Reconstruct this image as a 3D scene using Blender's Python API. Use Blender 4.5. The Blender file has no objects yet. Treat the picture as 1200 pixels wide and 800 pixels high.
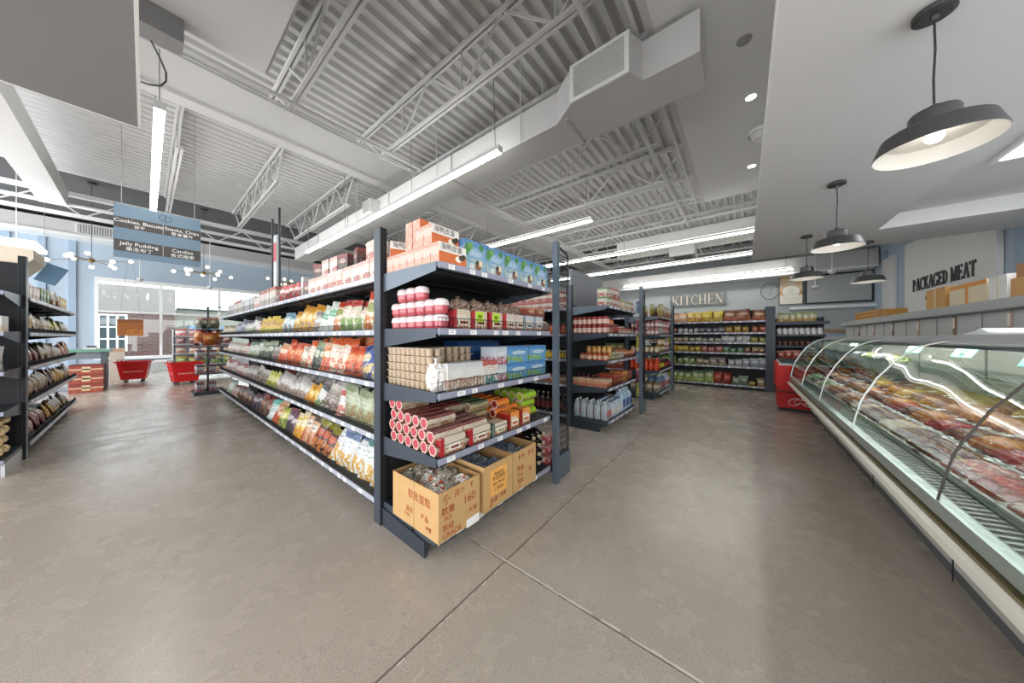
import bpy, math, random
from math import sin, cos, pi, radians as R
from mathutils import Vector, Matrix
sc = bpy.context.scene
C = sc.collection
random.seed(7)

# ---------------------------------------------------------------- camera, world, exposure
HC = 1.36
cd = bpy.data.cameras.new('camera'); cam = bpy.data.objects.new('camera', cd); C.objects.link(cam)
cam.location = (0, 0, HC); cam.rotation_euler = (pi/2, 0, R(38.5))
cd.sensor_width = 36; cd.lens = 342/1200*36; cd.shift_y = -5/1200
cd.clip_start = .03; cd.clip_end = 200
sc.camera = cam
w = bpy.data.worlds.new('world'); sc.world = w; w.use_nodes = True
bg = w.node_tree.nodes['Background']
bg.inputs[0].default_value = (.97, .985, 1, 1); bg.inputs[1].default_value = 2.55
sc.view_settings.view_transform = 'Standard'; sc.view_settings.look = 'None'
sc.view_settings.exposure = 1.0; sc.view_settings.gamma = 1
sc.view_settings.use_curve_mapping = False
cy = sc.cycles
cy.use_denoising = True
cy.max_bounces = 7; cy.diffuse_bounces = 4; cy.glossy_bounces = 3; cy.transmission_bounces = 4
cy.transparent_max_bounces = 12; cy.caustics_reflective = False; cy.caustics_refractive = False
cy.sample_clamp_indirect = 4
TUBE = 12.0

# ---------------------------------------------------------------- materials
def srgb(h):
    if isinstance(h, str):
        v = [int(h[i:i+2], 16)/255 for i in (0, 2, 4)]
    else: v = h
    return tuple((c/12.92 if c <= .04045 else ((c+.055)/1.055)**2.4) for c in v) + (1,)
_m = {}
def M(hexc, rough=.5, metal=0, bump=0, bscale=40, var=0, emit=0, spec=.5, alpha=1):
    k = (hexc, rough, metal, bump, bscale, var, emit, spec, alpha)
    if k in _m: return _m[k]
    m = bpy.data.materials.new('mat_'+hexc); m.use_nodes = True
    nt = m.node_tree; b = nt.nodes['Principled BSDF']; c = srgb(hexc)
    b.inputs['Base Color'].default_value = c
    b.inputs['Roughness'].default_value = rough; b.inputs['Metallic'].default_value = metal
    b.inputs['Specular IOR Level'].default_value = spec
    b.inputs['Alpha'].default_value = alpha
    if emit:
        b.inputs['Emission Color'].default_value = c; b.inputs['Emission Strength'].default_value = emit
    if bump or var:
        t = nt.nodes.new('ShaderNodeTexCoord'); n = nt.nodes.new('ShaderNodeTexNoise')
        n.inputs['Scale'].default_value = bscale; n.inputs['Detail'].default_value = 4
        nt.links.new(t.outputs['Object'], n.inputs['Vector'])
        if bump:
            bn = nt.nodes.new('ShaderNodeBump'); bn.inputs['Strength'].default_value = bump
            bn.inputs['Distance'].default_value = .01
            nt.links.new(n.outputs['Fac'], bn.inputs['Height']); nt.links.new(bn.outputs[0], b.inputs['Normal'])
        if var:
            mx = nt.nodes.new('ShaderNodeMix'); mx.data_type = 'RGBA'
            mx.inputs['A'].default_value = tuple(x*(1-var) for x in c[:3])+(1,)
            mx.inputs['B'].default_value = tuple(min(1, x*(1+var)) for x in c[:3])+(1,)
            nt.links.new(n.outputs['Fac'], mx.inputs['Factor']); nt.links.new(mx.outputs['Result'], b.inputs['Base Color'])
    _m[k] = m
    return m

def node(nt, typ, **kw):
    n = nt.nodes.new(typ)
    for a, v in kw.items(): setattr(n, a, v)
    return n
def mth(nt, op, a, b=None, c=None):
    n = nt.nodes.new('ShaderNodeMath'); n.operation = op
    for i, x in enumerate((a, b, c)):
        if x is None: continue
        if isinstance(x, (int, float)): n.inputs[i].default_value = x
        else: nt.links.new(x, n.inputs[i])
    return n.outputs[0]
def mixc(nt, f, a, b):
    n = nt.nodes.new('ShaderNodeMix'); n.data_type = 'RGBA'
    for k, x in (('Factor', f), ('A', a), ('B', b)):
        if isinstance(x, (int, float)): n.inputs[k].default_value = x
        elif isinstance(x, tuple): n.inputs[k].default_value = x
        else: nt.links.new(x, n.inputs[k])
    return n.outputs['Result']

def art_group():
    """printed packaging: top band, label oval with lines of small print, picture of the food low down"""
    g = bpy.data.node_groups.new('package_print', 'ShaderNodeTree')
    for nm in ('Base', 'Accent', 'Label', 'Food'):
        g.interface.new_socket(nm, in_out='INPUT', socket_type='NodeSocketColor')
    g.interface.new_socket('Seed', in_out='INPUT', socket_type='NodeSocketFloat')
    g.interface.new_socket('Color', in_out='OUTPUT', socket_type='NodeSocketColor')
    gi = g.nodes.new('NodeGroupInput'); go = g.nodes.new('NodeGroupOutput')
    tc = g.nodes.new('ShaderNodeTexCoord')
    nz = node(g, 'ShaderNodeTexNoise', noise_dimensions='4D'); nz.inputs['Scale'].default_value = 3.2; nz.inputs['Detail'].default_value = 3
    g.links.new(tc.outputs['Generated'], nz.inputs['Vector']); g.links.new(gi.outputs['Seed'], nz.inputs['W'])
    dv = node(g, 'ShaderNodeVectorMath', operation='SCALE'); dv.inputs['Scale'].default_value = .16
    sb = node(g, 'ShaderNodeVectorMath', operation='SUBTRACT'); sb.inputs[1].default_value = (.5, .5, .5)
    g.links.new(nz.outputs['Color'], sb.inputs[0]); g.links.new(sb.outputs[0], dv.inputs[0])
    ad = node(g, 'ShaderNodeVectorMath', operation='ADD')
    g.links.new(tc.outputs['Generated'], ad.inputs[0]); g.links.new(dv.outputs[0], ad.inputs[1])
    sp = node(g, 'ShaderNodeSeparateXYZ'); g.links.new(ad.outputs[0], sp.inputs[0])
    x, y, z = sp.outputs
    # coarse patches
    n2 = node(g, 'ShaderNodeTexNoise', noise_dimensions='4D'); n2.inputs['Scale'].default_value = 5; n2.inputs['Detail'].default_value = 1
    g.links.new(tc.outputs['Generated'], n2.inputs['Vector']); g.links.new(gi.outputs['Seed'], n2.inputs['W'])
    col = gi.outputs['Base']
    foodm = mth(g, 'MULTIPLY', mth(g, 'LESS_THAN', z, .42), mth(g, 'GREATER_THAN', n2.outputs['Fac'], .46))
    col = mixc(g, foodm, col, gi.outputs['Food'])
    v = node(g, 'ShaderNodeTexVoronoi'); v.inputs['Scale'].default_value = 9
    g.links.new(tc.outputs['Generated'], v.inputs['Vector'])
    dots = mth(g, 'MULTIPLY', mth(g, 'LESS_THAN', v.outputs['Distance'], .3), foodm)
    col = mixc(g, mth(g, 'MULTIPLY', dots, .55), col, gi.outputs['Label'])
    col = mixc(g, mth(g, 'GREATER_THAN', z, .8), col, gi.outputs['Accent'])
    ex = mth(g, 'POWER', mth(g, 'DIVIDE', mth(g, 'SUBTRACT', x, .5), .33), 2)
    ez = mth(g, 'POWER', mth(g, 'DIVIDE', mth(g, 'SUBTRACT', z, .6), .13), 2)
    lab = mth(g, 'LESS_THAN', mth(g, 'ADD', ex, ez), 1)
    col = mixc(g, lab, col, gi.outputs['Label'])
    n3 = node(g, 'ShaderNodeTexNoise', noise_dimensions='4D'); n3.inputs['Scale'].default_value = 26; n3.inputs['Detail'].default_value = 0
    g.links.new(tc.outputs['Generated'], n3.inputs['Vector']); g.links.new(gi.outputs['Seed'], n3.inputs['W'])
    ln = mth(g, 'LESS_THAN', mth(g, 'FRACT', mth(g, 'MULTIPLY', z, 9)), .5)
    tx = mth(g, 'MULTIPLY', mth(g, 'GREATER_THAN', n3.outputs['Fac'], .52), ln)
    tx = mth(g, 'MULTIPLY', tx, lab)
    col = mixc(g, tx, col, gi.outputs['Accent'])
    tx2 = mth(g, 'MULTIPLY', mth(g, 'GREATER_THAN', n3.outputs['Fac'], .62), .35)
    col = mixc(g, tx2, col, gi.outputs['Label'])
    g.links.new(col, go.inputs['Color'])
    return g
ART = art_group()
_seed = [0]
def art(base, accent, label, food, rough=.32, spec=.6, bump=.5, film=0, key=None):
    k = ('art', base, accent, label, food, rough, film, key)
    if k in _m: return _m[k]
    m = bpy.data.materials.new('print_'+base); m.use_nodes = True
    nt = m.node_tree; b = nt.nodes['Principled BSDF']
    g = nt.nodes.new('ShaderNodeGroup'); g.node_tree = ART
    for nm, c in (('Base', base), ('Accent', accent), ('Label', label), ('Food', food)):
        q_ = srgb(c); g.inputs[nm].default_value = tuple(.8*v_ for v_ in q_[:3])+(1,)  # print colours scaled down evenly to carry the shading inside the shelves
    _seed[0] += 1.7; g.inputs['Seed'].default_value = _seed[0]
    nt.links.new(g.outputs[0], b.inputs['Base Color'])
    b.inputs['Roughness'].default_value = rough; b.inputs['Specular IOR Level'].default_value = spec
    if bump:
        t = nt.nodes.new('ShaderNodeTexCoord'); n = nt.nodes.new('ShaderNodeTexNoise')
        n.inputs['Scale'].default_value = 22; n.inputs['Detail'].default_value = 3; n.inputs['Distortion'].default_value = 1.5
        nt.links.new(t.outputs['Object'], n.inputs['Vector'])
        bn = nt.nodes.new('ShaderNodeBump'); bn.inputs['Strength'].default_value = bump; bn.inputs['Distance'].default_value = .012
        nt.links.new(n.outputs['Fac'], bn.inputs['Height']); nt.links.new(bn.outputs[0], b.inputs['Normal'])
    _m[k] = m
    return m

def mat_floor():
    m = bpy.data.materials.new('polished_concrete'); m.use_nodes = True
    nt = m.node_tree; b = nt.nodes['Principled BSDF']
    tc = nt.nodes.new('ShaderNodeTexCoord')
    def nz(s, d, rough=.6, dist=0):
        n = nt.nodes.new('ShaderNodeTexNoise'); n.inputs['Scale'].default_value = s; n.inputs['Detail'].default_value = d
        n.inputs['Roughness'].default_value = rough; n.inputs['Distortion'].default_value = dist
        nt.links.new(tc.outputs['Object'], n.inputs['Vector']); return n.outputs['Fac']
    big = nz(.55, 4, .6, .6); mid = nz(3.2, 6, .65); fine = nz(60, 3, .8); peb = nz(170, 2, .7)
    cr = nt.nodes.new('ShaderNodeValToRGB'); e = cr.color_ramp.elements
    e[0].position = .12; e[0].color = srgb('a89e93'); e[1].position = .9; e[1].color = srgb('bdb3a7')
    nt.links.new(mth(nt, 'ADD', mth(nt, 'MULTIPLY', big, .55), mth(nt, 'MULTIPLY', mid, .45)), cr.inputs[0])
    col = cr.outputs[0]
    col = mixc(nt, mth(nt, 'MULTIPLY', mth(nt, 'GREATER_THAN', fine, .58), .22), col, srgb('81776e'))
    col = mixc(nt, mth(nt, 'MULTIPLY', mth(nt, 'GREATER_THAN', peb, .6), .55), col, srgb('6c635b'))
    col = mixc(nt, mth(nt, 'MULTIPLY', mth(nt, 'LESS_THAN', peb, .38), .45), col, srgb('d4cbc1'))
    nt.links.new(col, b.inputs['Base Color'])
    rr = nt.nodes.new('ShaderNodeMapRange'); rr.inputs[1].default_value = .3; rr.inputs[2].default_value = .7
    rr.inputs[3].default_value = .19; rr.inputs[4].default_value = .34
    nt.links.new(mid, rr.inputs[0]); nt.links.new(rr.outputs[0], b.inputs['Roughness'])
    b.inputs['Specular IOR Level'].default_value = .55
    bn = nt.nodes.new('ShaderNodeBump'); bn.inputs['Strength'].default_value = .08; bn.inputs['Distance'].default_value = .004
    nt.links.new(fine, bn.inputs['Height']); nt.links.new(bn.outputs[0], b.inputs['Normal'])
    return m
def mat_glass(tint='cfe6dc', a=.08, rough=.02, fk=.42):
    k = ('glass', tint, a, fk)
    if k in _m: return _m[k]
    m = bpy.data.materials.new('glass'); m.use_nodes = True; nt = m.node_tree
    nt.nodes.clear(); out = nt.nodes.new('ShaderNodeOutputMaterial')
    tr = nt.nodes.new('ShaderNodeBsdfTransparent'); tr.inputs[0].default_value = srgb(tint)
    gl = nt.nodes.new('ShaderNodeBsdfGlossy'); gl.inputs['Roughness'].default_value = rough
    if fk == .36:
        t_ = nt.nodes.new('ShaderNodeTexCoord'); n_ = nt.nodes.new('ShaderNodeTexNoise'); n_.inputs['Scale'].default_value = 2.2; n_.inputs['Detail'].default_value = 0
        b_ = nt.nodes.new('ShaderNodeBump'); b_.inputs['Strength'].default_value = .13; b_.inputs['Distance'].default_value = .05
        nt.links.new(t_.outputs['Object'], n_.inputs['Vector']); nt.links.new(n_.outputs['Fac'], b_.inputs['Height']); nt.links.new(b_.outputs[0], gl.inputs['Normal'])
    fr = nt.nodes.new('ShaderNodeLayerWeight'); fr.inputs[0].default_value = .35
    mx = nt.nodes.new('ShaderNodeMixShader')
    f = mth(nt, 'MINIMUM', mth(nt, 'ADD', mth(nt, 'MULTIPLY', fr.outputs['Fresnel'], fk), a), 1)
    nt.links.new(f, mx.inputs[0]); nt.links.new(tr.outputs[0], mx.inputs[1]); nt.links.new(gl.outputs[0], mx.inputs[2])
    nt.links.new(mx.outputs[0], out.inputs[0])
    _m[k] = m; return m
def mat_film(c='f2f2f4', op=.35):
    k = ('film', c, op)
    if k in _m: return _m[k]
    m = bpy.data.materials.new('clear_film'); m.use_nodes = True; nt = m.node_tree
    b = nt.nodes['Principled BSDF']; b.inputs['Base Color'].default_value = srgb(c); b.inputs['Roughness'].default_value = .18
    t = nt.nodes.new('ShaderNodeTexCoord'); n = nt.nodes.new('ShaderNodeTexNoise'); n.inputs['Scale'].default_value = 26
    n.inputs['Distortion'].default_value = 2
    nt.links.new(t.outputs['Object'], n.inputs['Vector'])
    nt.links.new(mth(nt, 'MULTIPLY', n.outputs['Fac'], op*2), b.inputs['Alpha'])
    bn = nt.nodes.new('ShaderNodeBump'); bn.inputs['Strength'].default_value = 1; bn.inputs['Distance'].default_value = .02
    nt.links.new(n.outputs['Fac'], bn.inputs['Height']); nt.links.new(bn.outputs[0], b.inputs['Normal'])
    _m[k] = m; return m

# ---------------------------------------------------------------- mesh builder
class MB:
    def __init__(s): s.v = []; s.f = []; s.mi = []; s.sm = []; s.mats = []; s.X = Matrix()
    def mat(s, m):
        if m not in s.mats: s.mats.append(m)
        return s.mats.index(m)
    def add(s, vs, fs, m, smooth=False):
        o = len(s.v); i = s.mat(m)
        for p in vs: s.v.append(tuple(s.X @ Vector(p)))
        for f in fs: s.f.append(tuple(o+k for k in f)); s.mi.append(i); s.sm.append(smooth)
        return s
    def box(s, x0, y0, z0, x1, y1, z1, m):
        if x0 > x1: x0, x1 = x1, x0
        if y0 > y1: y0, y1 = y1, y0
        if z0 > z1: z0, z1 = z1, z0
        v = [(x0,y0,z0),(x1,y0,z0),(x1,y1,z0),(x0,y1,z0),(x0,y0,z1),(x1,y0,z1),(x1,y1,z1),(x0,y1,z1)]
        return s.add(v, [(0,3,2,1),(4,5,6,7),(0,1,5,4),(1,2,6,5),(2,3,7,6),(3,0,4,7)], m)
    def bar(s, a, b, t, m, t2=None, up=(0,0,1)):
        """rectangular bar from a to b, width t, height t2"""
        a = Vector(a); b = Vector(b); d = (b-a).normalized(); t2 = t2 or t
        u = Vector(up)
        if abs(d.dot(u)) > .95: u = Vector((0,1,0))
        r = d.cross(u).normalized()*t/2; q = r.cross(d).normalized()*t2/2
        v = [a-r-q, a+r-q, a+r+q, a-r+q, b-r-q, b+r-q, b+r+q, b-r+q]
        return s.add(v, [(0,3,2,1),(4,5,6,7),(0,1,5,4),(1,2,6,5),(2,3,7,6),(3,0,4,7)], m)
    def tube(s, pts, r, m, n=8, cap=True):
        pts = [Vector(p) for p in pts]; rings = []
        rs = r if isinstance(r, (list, tuple)) else [r]*len(pts)
        vs = []; fs = []
        pr = None
        for i, p in enumerate(pts):
            d = (pts[min(i+1, len(pts)-1)]-pts[max(i-1, 0)]).normalized()
            if pr is None: pr = Vector((0,0,1)) if abs(d.z) < .9 else Vector((1,0,0))
            a = (pr-d*pr.dot(d)).normalized(); pr = a; b = d.cross(a)
            for k in range(n):
                t = 2*pi*k/n; vs.append(p+(a*cos(t)+b*sin(t))*rs[i])
        for i in range(len(pts)-1):
            for k in range(n):
                k2 = (k+1) % n
                fs.append((i*n+k, i*n+k2, (i+1)*n+k2, (i+1)*n+k))
        s.add(vs, fs, m, True)
        if cap:
            s.add(vs[:n], [tuple(range(n))[::-1]], m); s.add(vs[-n:], [tuple(range(n))], m)
        return s
    def lathe(s, prof, m, n=16, cx=0, cy_=0, cz=0, sx=1, sy=1, smooth=True):
        """prof: [(r,z)] or [(r,z,mat)] bottom to top"""
        for i in range(len(prof)-1):
            r0, z0 = prof[i][:2]; r1, z1 = prof[i+1][:2]
            mm = prof[i][2] if len(prof[i]) > 2 else m
            vs = []; fs = []
            for k in range(n):
                t = 2*pi*k/n
                vs.append((cx+r0*cos(t)*sx, cy_+r0*sin(t)*sy, cz+z0)); vs.append((cx+r1*cos(t)*sx, cy_+r1*sin(t)*sy, cz+z1))
            for k in range(n):
                a = 2*k; b2 = 2*((k+1) % n)
                fs.append((a, b2, b2+1, a+1))
            s.add(vs, fs, mm, smooth)
        return s
    def prism(s, poly, axis, a, b, m, smooth=False):
        """poly: list of 2D points; axis 'x','y','z' = direction of extrusion between a and b"""
        def P(u, v, w):
            return {'x': (w, u, v), 'y': (u, w, v), 'z': (u, v, w)}[axis]
        n = len(poly)
        vs = [P(u, v, a) for u, v in poly]+[P(u, v, b) for u, v in poly]
        s.add(vs, [(k, (k+1) % n, n+(k+1) % n, n+k) for k in range(n)], m, smooth)
        s.add(vs, [tuple(range(n))[::-1], tuple(range(n, 2*n))], m)
        return s
    def ball(s, c, r, m, n=10, sz=1):
        prof = [(max(1e-4, r*sin(pi*i/n)), -r*cos(pi*i/n)*sz) for i in range(n+1)]
        return s.lathe(prof, m, n*2 if n < 8 else 14, c[0], c[1], c[2])
    def mesh(s, name='mesh'):
        me = bpy.data.meshes.new(name); me.from_pydata(s.v, [], s.f)
        for m in s.mats: me.materials.append(m)
        me.polygons.foreach_set('material_index', s.mi); me.polygons.foreach_set('use_smooth', s.sm)
        me.update(); return me
    def build(s, name, parent=None, **props):
        return link(name, s.mesh(name), parent, **props)

def link(name, data, parent=None, loc=None, rot=None, **props):
    o = bpy.data.objects.new(name, data); C.objects.link(o)
    if parent is not None: o.parent = parent
    if loc is not None: o.location = loc
    if rot is not None: o.rotation_euler = rot
    for k, v in props.items():
        if v: o[k] = v
    return o
def thing(name, label, cat, loc=(0,0,0), rot=0, group=None):
    return link(name, None, None, loc, (0,0,rot), label=label, category=cat, group=group)
def struct(name, mb, parent=None):
    o = mb.build(name, parent)
    if parent is None: o['kind'] = 'structure'
    return o
def text(name, body, size, loc, rot, m, parent=None, ax='CENTER', ext=.001, sx=1, shear=0, space=1, **pr):
    c = bpy.data.curves.new(name, 'FONT'); c.body = body; c.size = size; c.align_x = ax; c.align_y = 'CENTER'
    c.extrude = ext; c.materials.append(m); c.space_character = space; c.shear = shear
    tmp = bpy.data.objects.new('tmp', c); C.objects.link(tmp)
    me = bpy.data.meshes.new_from_object(tmp); bpy.data.objects.remove(tmp); bpy.data.curves.remove(c)
    o = link(name, me, parent, loc, rot, **pr); o.scale = (sx, 1, 1); return o
ORD = ['zeroth','first','second','third','fourth','fifth','sixth','seventh','eighth','ninth','tenth','eleventh','twelfth','thirteenth','fourteenth','fifteenth','sixteenth','seventeenth','eighteenth','nineteenth','twentieth']
TENS = {2:'twenty',3:'thirty',4:'forty',5:'fifty',6:'sixty'}
def ordw(n):
    if n <= 20: return ORD[n]
    t, u = divmod(n, 10)
    return (TENS[t]+'-'+ORD[u]) if u else TENS[t][:-1]+'ieth'
def copy_tree(o, parent=None):
    c = o.copy(); C.objects.link(c); c.parent = parent
    for ch in list(o.children): copy_tree(ch, c)
    return c

# ---------------------------------------------------------------- building shell
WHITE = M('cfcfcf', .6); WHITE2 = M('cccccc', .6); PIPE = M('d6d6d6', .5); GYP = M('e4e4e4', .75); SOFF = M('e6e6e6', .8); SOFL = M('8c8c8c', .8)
BLUE = M('b1c2d2', .7); BLUED = M('9db1c6', .7); TRIM = M('eef0f0', .4)
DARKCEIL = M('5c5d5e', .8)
XL, XR, YB = -19.4, 3.8, 17.0
ZD = 5.61
fl = MB().box(XL-.3, -6, -.1, 5.2, YB+.2, 0, mat_floor())
fl = struct('floor', fl)
# saw cut joints with pale dusty lips, following their own lines
jm = M('6b625a', .9); jl = M('cfc8bf', .8)
j = MB()
for x in (-1.135, -6.6, -12.1): j.box(x-.004, -6, -.001, x+.004, YB, .0012, jm)
for y in (1.357, 6.2, 11.0): j.box(-1.42 if y < 2 else XL, y-.004, -.001, 5.2, y+.004, .0012, jm)
rr = random.Random(3)
for k in range(150):
    x = -1.35+k*.045
    if rr.random() < .9: j.box(x, 1.358+rr.random()*.003, 0, x+.045, 1.366+rr.random()*.009, .0018, jl)
for k in range(60):
    y = .2+k*.05
    if rr.random() < .45: j.box(-1.128, y, 0, -1.124+rr.random()*.003, y+.035, .0015, jl)
struct('trim_1', j)

# corrugated roof deck: ribs run along Y, pitch .203
def deck(name, x0, x1, y0, y1, m):
    b = MB(); p = .203; n = int((x1-x0)/p)+1; pts = []
    for i in range(n):
        x = x0+i*p
        for dx, dz in ((0,0),(.085,0),(.112,.075),(.176,.075)):
            if x+dx <= x1: pts.append((x+dx, ZD+dz))
    vs = []; fs = []
    for x, z in pts: vs += [(x,y0,z),(x,y1,z)]
    for i in range(len(pts)-1): fs.append((2*i, 2*i+2, 2*i+3, 2*i+1))
    b.add(vs, fs, m)
    b.box(x0, y0, ZD+.08, x1, y1, ZD+.2, m)
    return struct(name, b)
deck('ceiling_deck', -13.7, -7.5, -6, 13.6, WHITE)
deck('ceiling_deck', -6.56, -.7, .9, 13.6, WHITE)
deck('ceiling_deck', -6.56, -4.8, -6, .9, WHITE)
deck('ceiling_deck', -.7, XR+.2, 8.8, 13.6, WHITE)
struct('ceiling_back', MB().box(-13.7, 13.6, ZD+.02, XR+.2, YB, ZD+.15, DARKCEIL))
struct('trim_7', MB().box(-10, 16.25, 3.95, XR-.05, YB-.001, 4.55, WHITE).box(-10, 16.2, 3.9, XR-.05, YB-.001, 3.97, TRIM))
struct('ceiling_shade_toned', MB().box(XL-.2, -6, ZD+.02, -13.7, YB, ZD+.15, DARKCEIL))  # deck colour darkened here in place of the shade above the bulkhead
# plasterboard ceilings
ZG = 4.76
g = MB(); g.box(-.78, .96, ZG, 5.2, 8.8, ZG+1.0, GYP); g.box(-4.85, -6, ZG, 5.2, .96, ZG+1.0, GYP)
struct('ceiling_plaster', g)
# low soffits
ZS = 3.0
s = MB()
s.box(.13, -3, ZS, 1.6, 8.1, ZS+.06, SOFF); s.box(.45, -3, ZS+.06, 1.6, 7.6, ZS+1.7, SOFF); s.box(1.6, 6.95, ZS, 4.2, 8.1, ZS+1.7, SOFF)
# coffer: vertical sides and raised lid
s.box(1.6, -3, ZS+.2, 4.2, 6.95, ZS+1.7, SOFF)
s.box(3.95, -3, ZS, 4.2, 6.95, ZS+.2, SOFF)
struct('ceiling_counter_soffit', s)
struct('trim_2', MB().box(.122, -3, ZS-.004, .13, 8.11, ZS+.03, TRIM))
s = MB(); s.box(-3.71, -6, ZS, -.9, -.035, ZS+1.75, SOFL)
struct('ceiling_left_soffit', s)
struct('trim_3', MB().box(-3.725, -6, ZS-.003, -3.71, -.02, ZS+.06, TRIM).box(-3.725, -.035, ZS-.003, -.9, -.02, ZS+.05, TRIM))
# walls
b = MB()
wy = [(-1.12, .38), (.46, 2.15), (2.23, 4.2), (4.28, 6.2)]
z0, z1 = .54, 3.63
b.box(XL-.25, -6, 0, XL, YB, z0, BLUE); b.box(XL-.25, -6, z1, XL, YB, ZD+.1, BLUE)
b.box(XL-.25, -6, z0, XL, -1.2, z1, BLUE); b.box(XL-.25, 6.3, z0, XL, YB, z1, BLUE)
for y in (-3.0, -2.35, -1.75): b.box(XL, y, 0, XL+.06, y+.16, 5.1, BLUED)
struct('wall_left', b)
fr = MB()
for y in (-1.2, .38, 2.15, 4.2, 6.2): fr.box(XL-.12, y, z0, XL+.04, y+.08, z1, TRIM)
fr.box(XL-.12, -1.2, z1-.08, XL+.05, 6.28, z1+.05, TRIM); fr.box(XL-.12, -1.2, z0-.06, XL+.2, 6.28, z0+.05, TRIM)
fr.box(XL-.1, -1.2, 2.34, XL+.02, 6.28, 2.4, TRIM)
for i, (a, c) in enumerate(wy):
    gl = MB().box(XL-.06, a+.001, z0+.05, XL-.05, c-.001, z1-.08, mat_glass('f2f6f6', .03))
    struct('window_%d' % (i+1), gl)
struct('window_frame', fr)
# bulkhead with grille over the windows
bk = MB().box(XL, -6, 5.02, XL+.7, YB, 5.5, WHITE).box(XL, -6, 4.93, XL+.78, YB, 5.04, TRIM)
struct('trim_4', bk)
gr = thing('supply_grille', 'wide louvred grey air grille set in the white bulkhead above the shop window', 'vent', (XL+.7, -1.55, 5.09))
f = MB(); f.box(0, 0, 0, .03, 1.5, .36, TRIM); f.build('frame', gr)
f = MB(); f.box(.03, .04, .03, .035, 1.46, .33, M('8c8d8e', .6))
for k in range(24): f.box(.03, .07+k*.058, .04, .05, .09+k*.058, .32, TRIM)
f.build('slat', gr)
b = MB(); b.box(XL, YB, 0, XR+.3, YB+.25, ZD+.1, M('a9b0b2', .7)); struct('wall_back', b)
b = MB(); b.box(XR, 3.0, 0, XR+.25, YB, ZD+.1, BLUE)
for y, wd in ((9.25, .35), (12.95, .25), (13.55, .2), (15.6, .3)): b.box(XR-.05, y, 0, XR, y+wd, 4.3, BLUED)
struct('wall_right', b)

# ---------------------------------------------------------------- beam, joists, pipes, ducts
b = MB(); b.box(-7.5, -6, 5.5, -6.56, YB, ZD+.1, WHITE2); struct('beam_main', b)
struct('trim_5', MB().box(-7.78, -6, 5.44, -7.48, YB, 5.52, PIPE))
def joist(y, x0, x1, label, zt=ZD-.01, zb=4.86):
    t = thing('bar_joist', label, 'joist', (0, y, 0), 0, 'white open web roof joists')
    b = MB(); b.box(x0, -.05, zt-.06, x1, -.015, zt, PIPE); b.box(x0, .015, zt-.06, x1, .05, zt, PIPE); b.build('top_chord', t)
    b = MB(); b.box(x0+.95, -.05, zb, x1-.35, -.012, zb+.045, PIPE); b.box(x0+.95, .012, zb, x1-.35, .05, zb+.045, PIPE); b.build('bottom_chord', t)
    b = MB(); b.bar((x0+.2, 0, zt-.03), (x0+1.0, 0, zb+.03), .028, PIPE); x0 += .95; n = max(2, int((x1-x0)/1.2)); L = (x1-x0)/n
    for i in range(n):
        a = x0+i*L
        b.bar((a+.02, 0, zt-.03), (a+L/2, 0, zb+.03), .028, PIPE); b.bar((a+L/2, 0, zb+.03), (a+L-.02, 0, zt-.03), .028, PIPE)
        b.bar((a+L/2, 0, zb+.03), (a+L/2, 0, zt-.03), .02, PIPE)
    b.build('web', t)
    return t
yj = [1.40, 2.88, 4.36, 5.84, 7.32, 8.93, 10.28, 11.76, 13.24, 14.72, 16.2]
for i, y in enumerate(yj):
    joist(y, -6.54, -.88 if y < 8.75 else XR-.02, '%s white roof joist away from the camera, on the camera side of the main beam' % ordw(i+1))
for i, y in enumerate([-1.0+1.48*k for k in range(12)]):
    if i in (0,) : continue
    joist(y-.08, -13.6, -7.85, '%s white roof joist away from the camera, between window girder and main beam' % ordw(i))
# girder along Y near the windows
t = thing('roof_girder', 'long white open web girder in front of the shade-darkened ceiling by the windows', 'joist', (-13.7, 0, 0))
MB().box(-.08, -6, 5.02, .08, YB, 5.12, PIPE).build('top_chord', t)
MB().box(-.07, -6, 4.5, .07, YB, 4.58, PIPE).build('bottom_chord', t)
b = MB()
for k in range(18): b.bar((0, -6+k*1.25, 4.55), (0, -6+k*1.25+.62, 5.05), .03, PIPE); b.bar((0, -6+k*1.25+.62, 5.05), (0, -5.4+k*1.25+.62, 4.55), .03, PIPE)
b.build('web', t)
# dark hanging edge under the gap at the bulkhead
# deck edge angle beside plaster
b = MB(); b.box(-.86, .96, ZG+.02, -.78, 8.8, ZD, WHITE2); struct('beam_edge', b)
b = MB(); b.box(-4.85, .93, ZG+.02, -.8, .99, ZD, WHITE2); struct('beam_edge', b)
# pipes along the beam
for i, (x, z, r) in enumerate(((-5.2, 4.80, .03), (-5.42, 4.80, .018), (-5.32, 4.78, .012))):
    o = MB().tube([(x, -2, z), (x, 16.1, z)], r, PIPE, 10).build('ceiling_pipe')
    o['label'] = ['thick white pipe running beside the main ceiling beam', 'thin white pipe hugging the main beam edge', 'thinnest white conduit below the pipe along the main beam'][i]; o['category'] = 'pipe'; o['group'] = 'white pipes along the main beam'
# sprinkler lines crossing
o = MB().tube([(-1.35, 1.1, 4.82), (-1.35, 14.5, 4.82)], .03, PIPE, 10).build('sprinkler_pipe', label='straight white sprinkler pipe crossing under the joists beside the plaster ceiling', category='pipe')
o = MB().tube([(-.95, 1.0, 4.8), (-.95, 8.7, 4.8)], .022, PIPE, 8).build('conduit', label='slim white conduit along the edge of the plaster ceiling', category='pipe')
o = MB().tube([(-13.4, -4, 4.72), (-13.4, YB-.5, 4.72)], .05, PIPE, 10).build('ceiling_pipe', label='white pipe running along the girder near the shop window', category='pipe')
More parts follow.
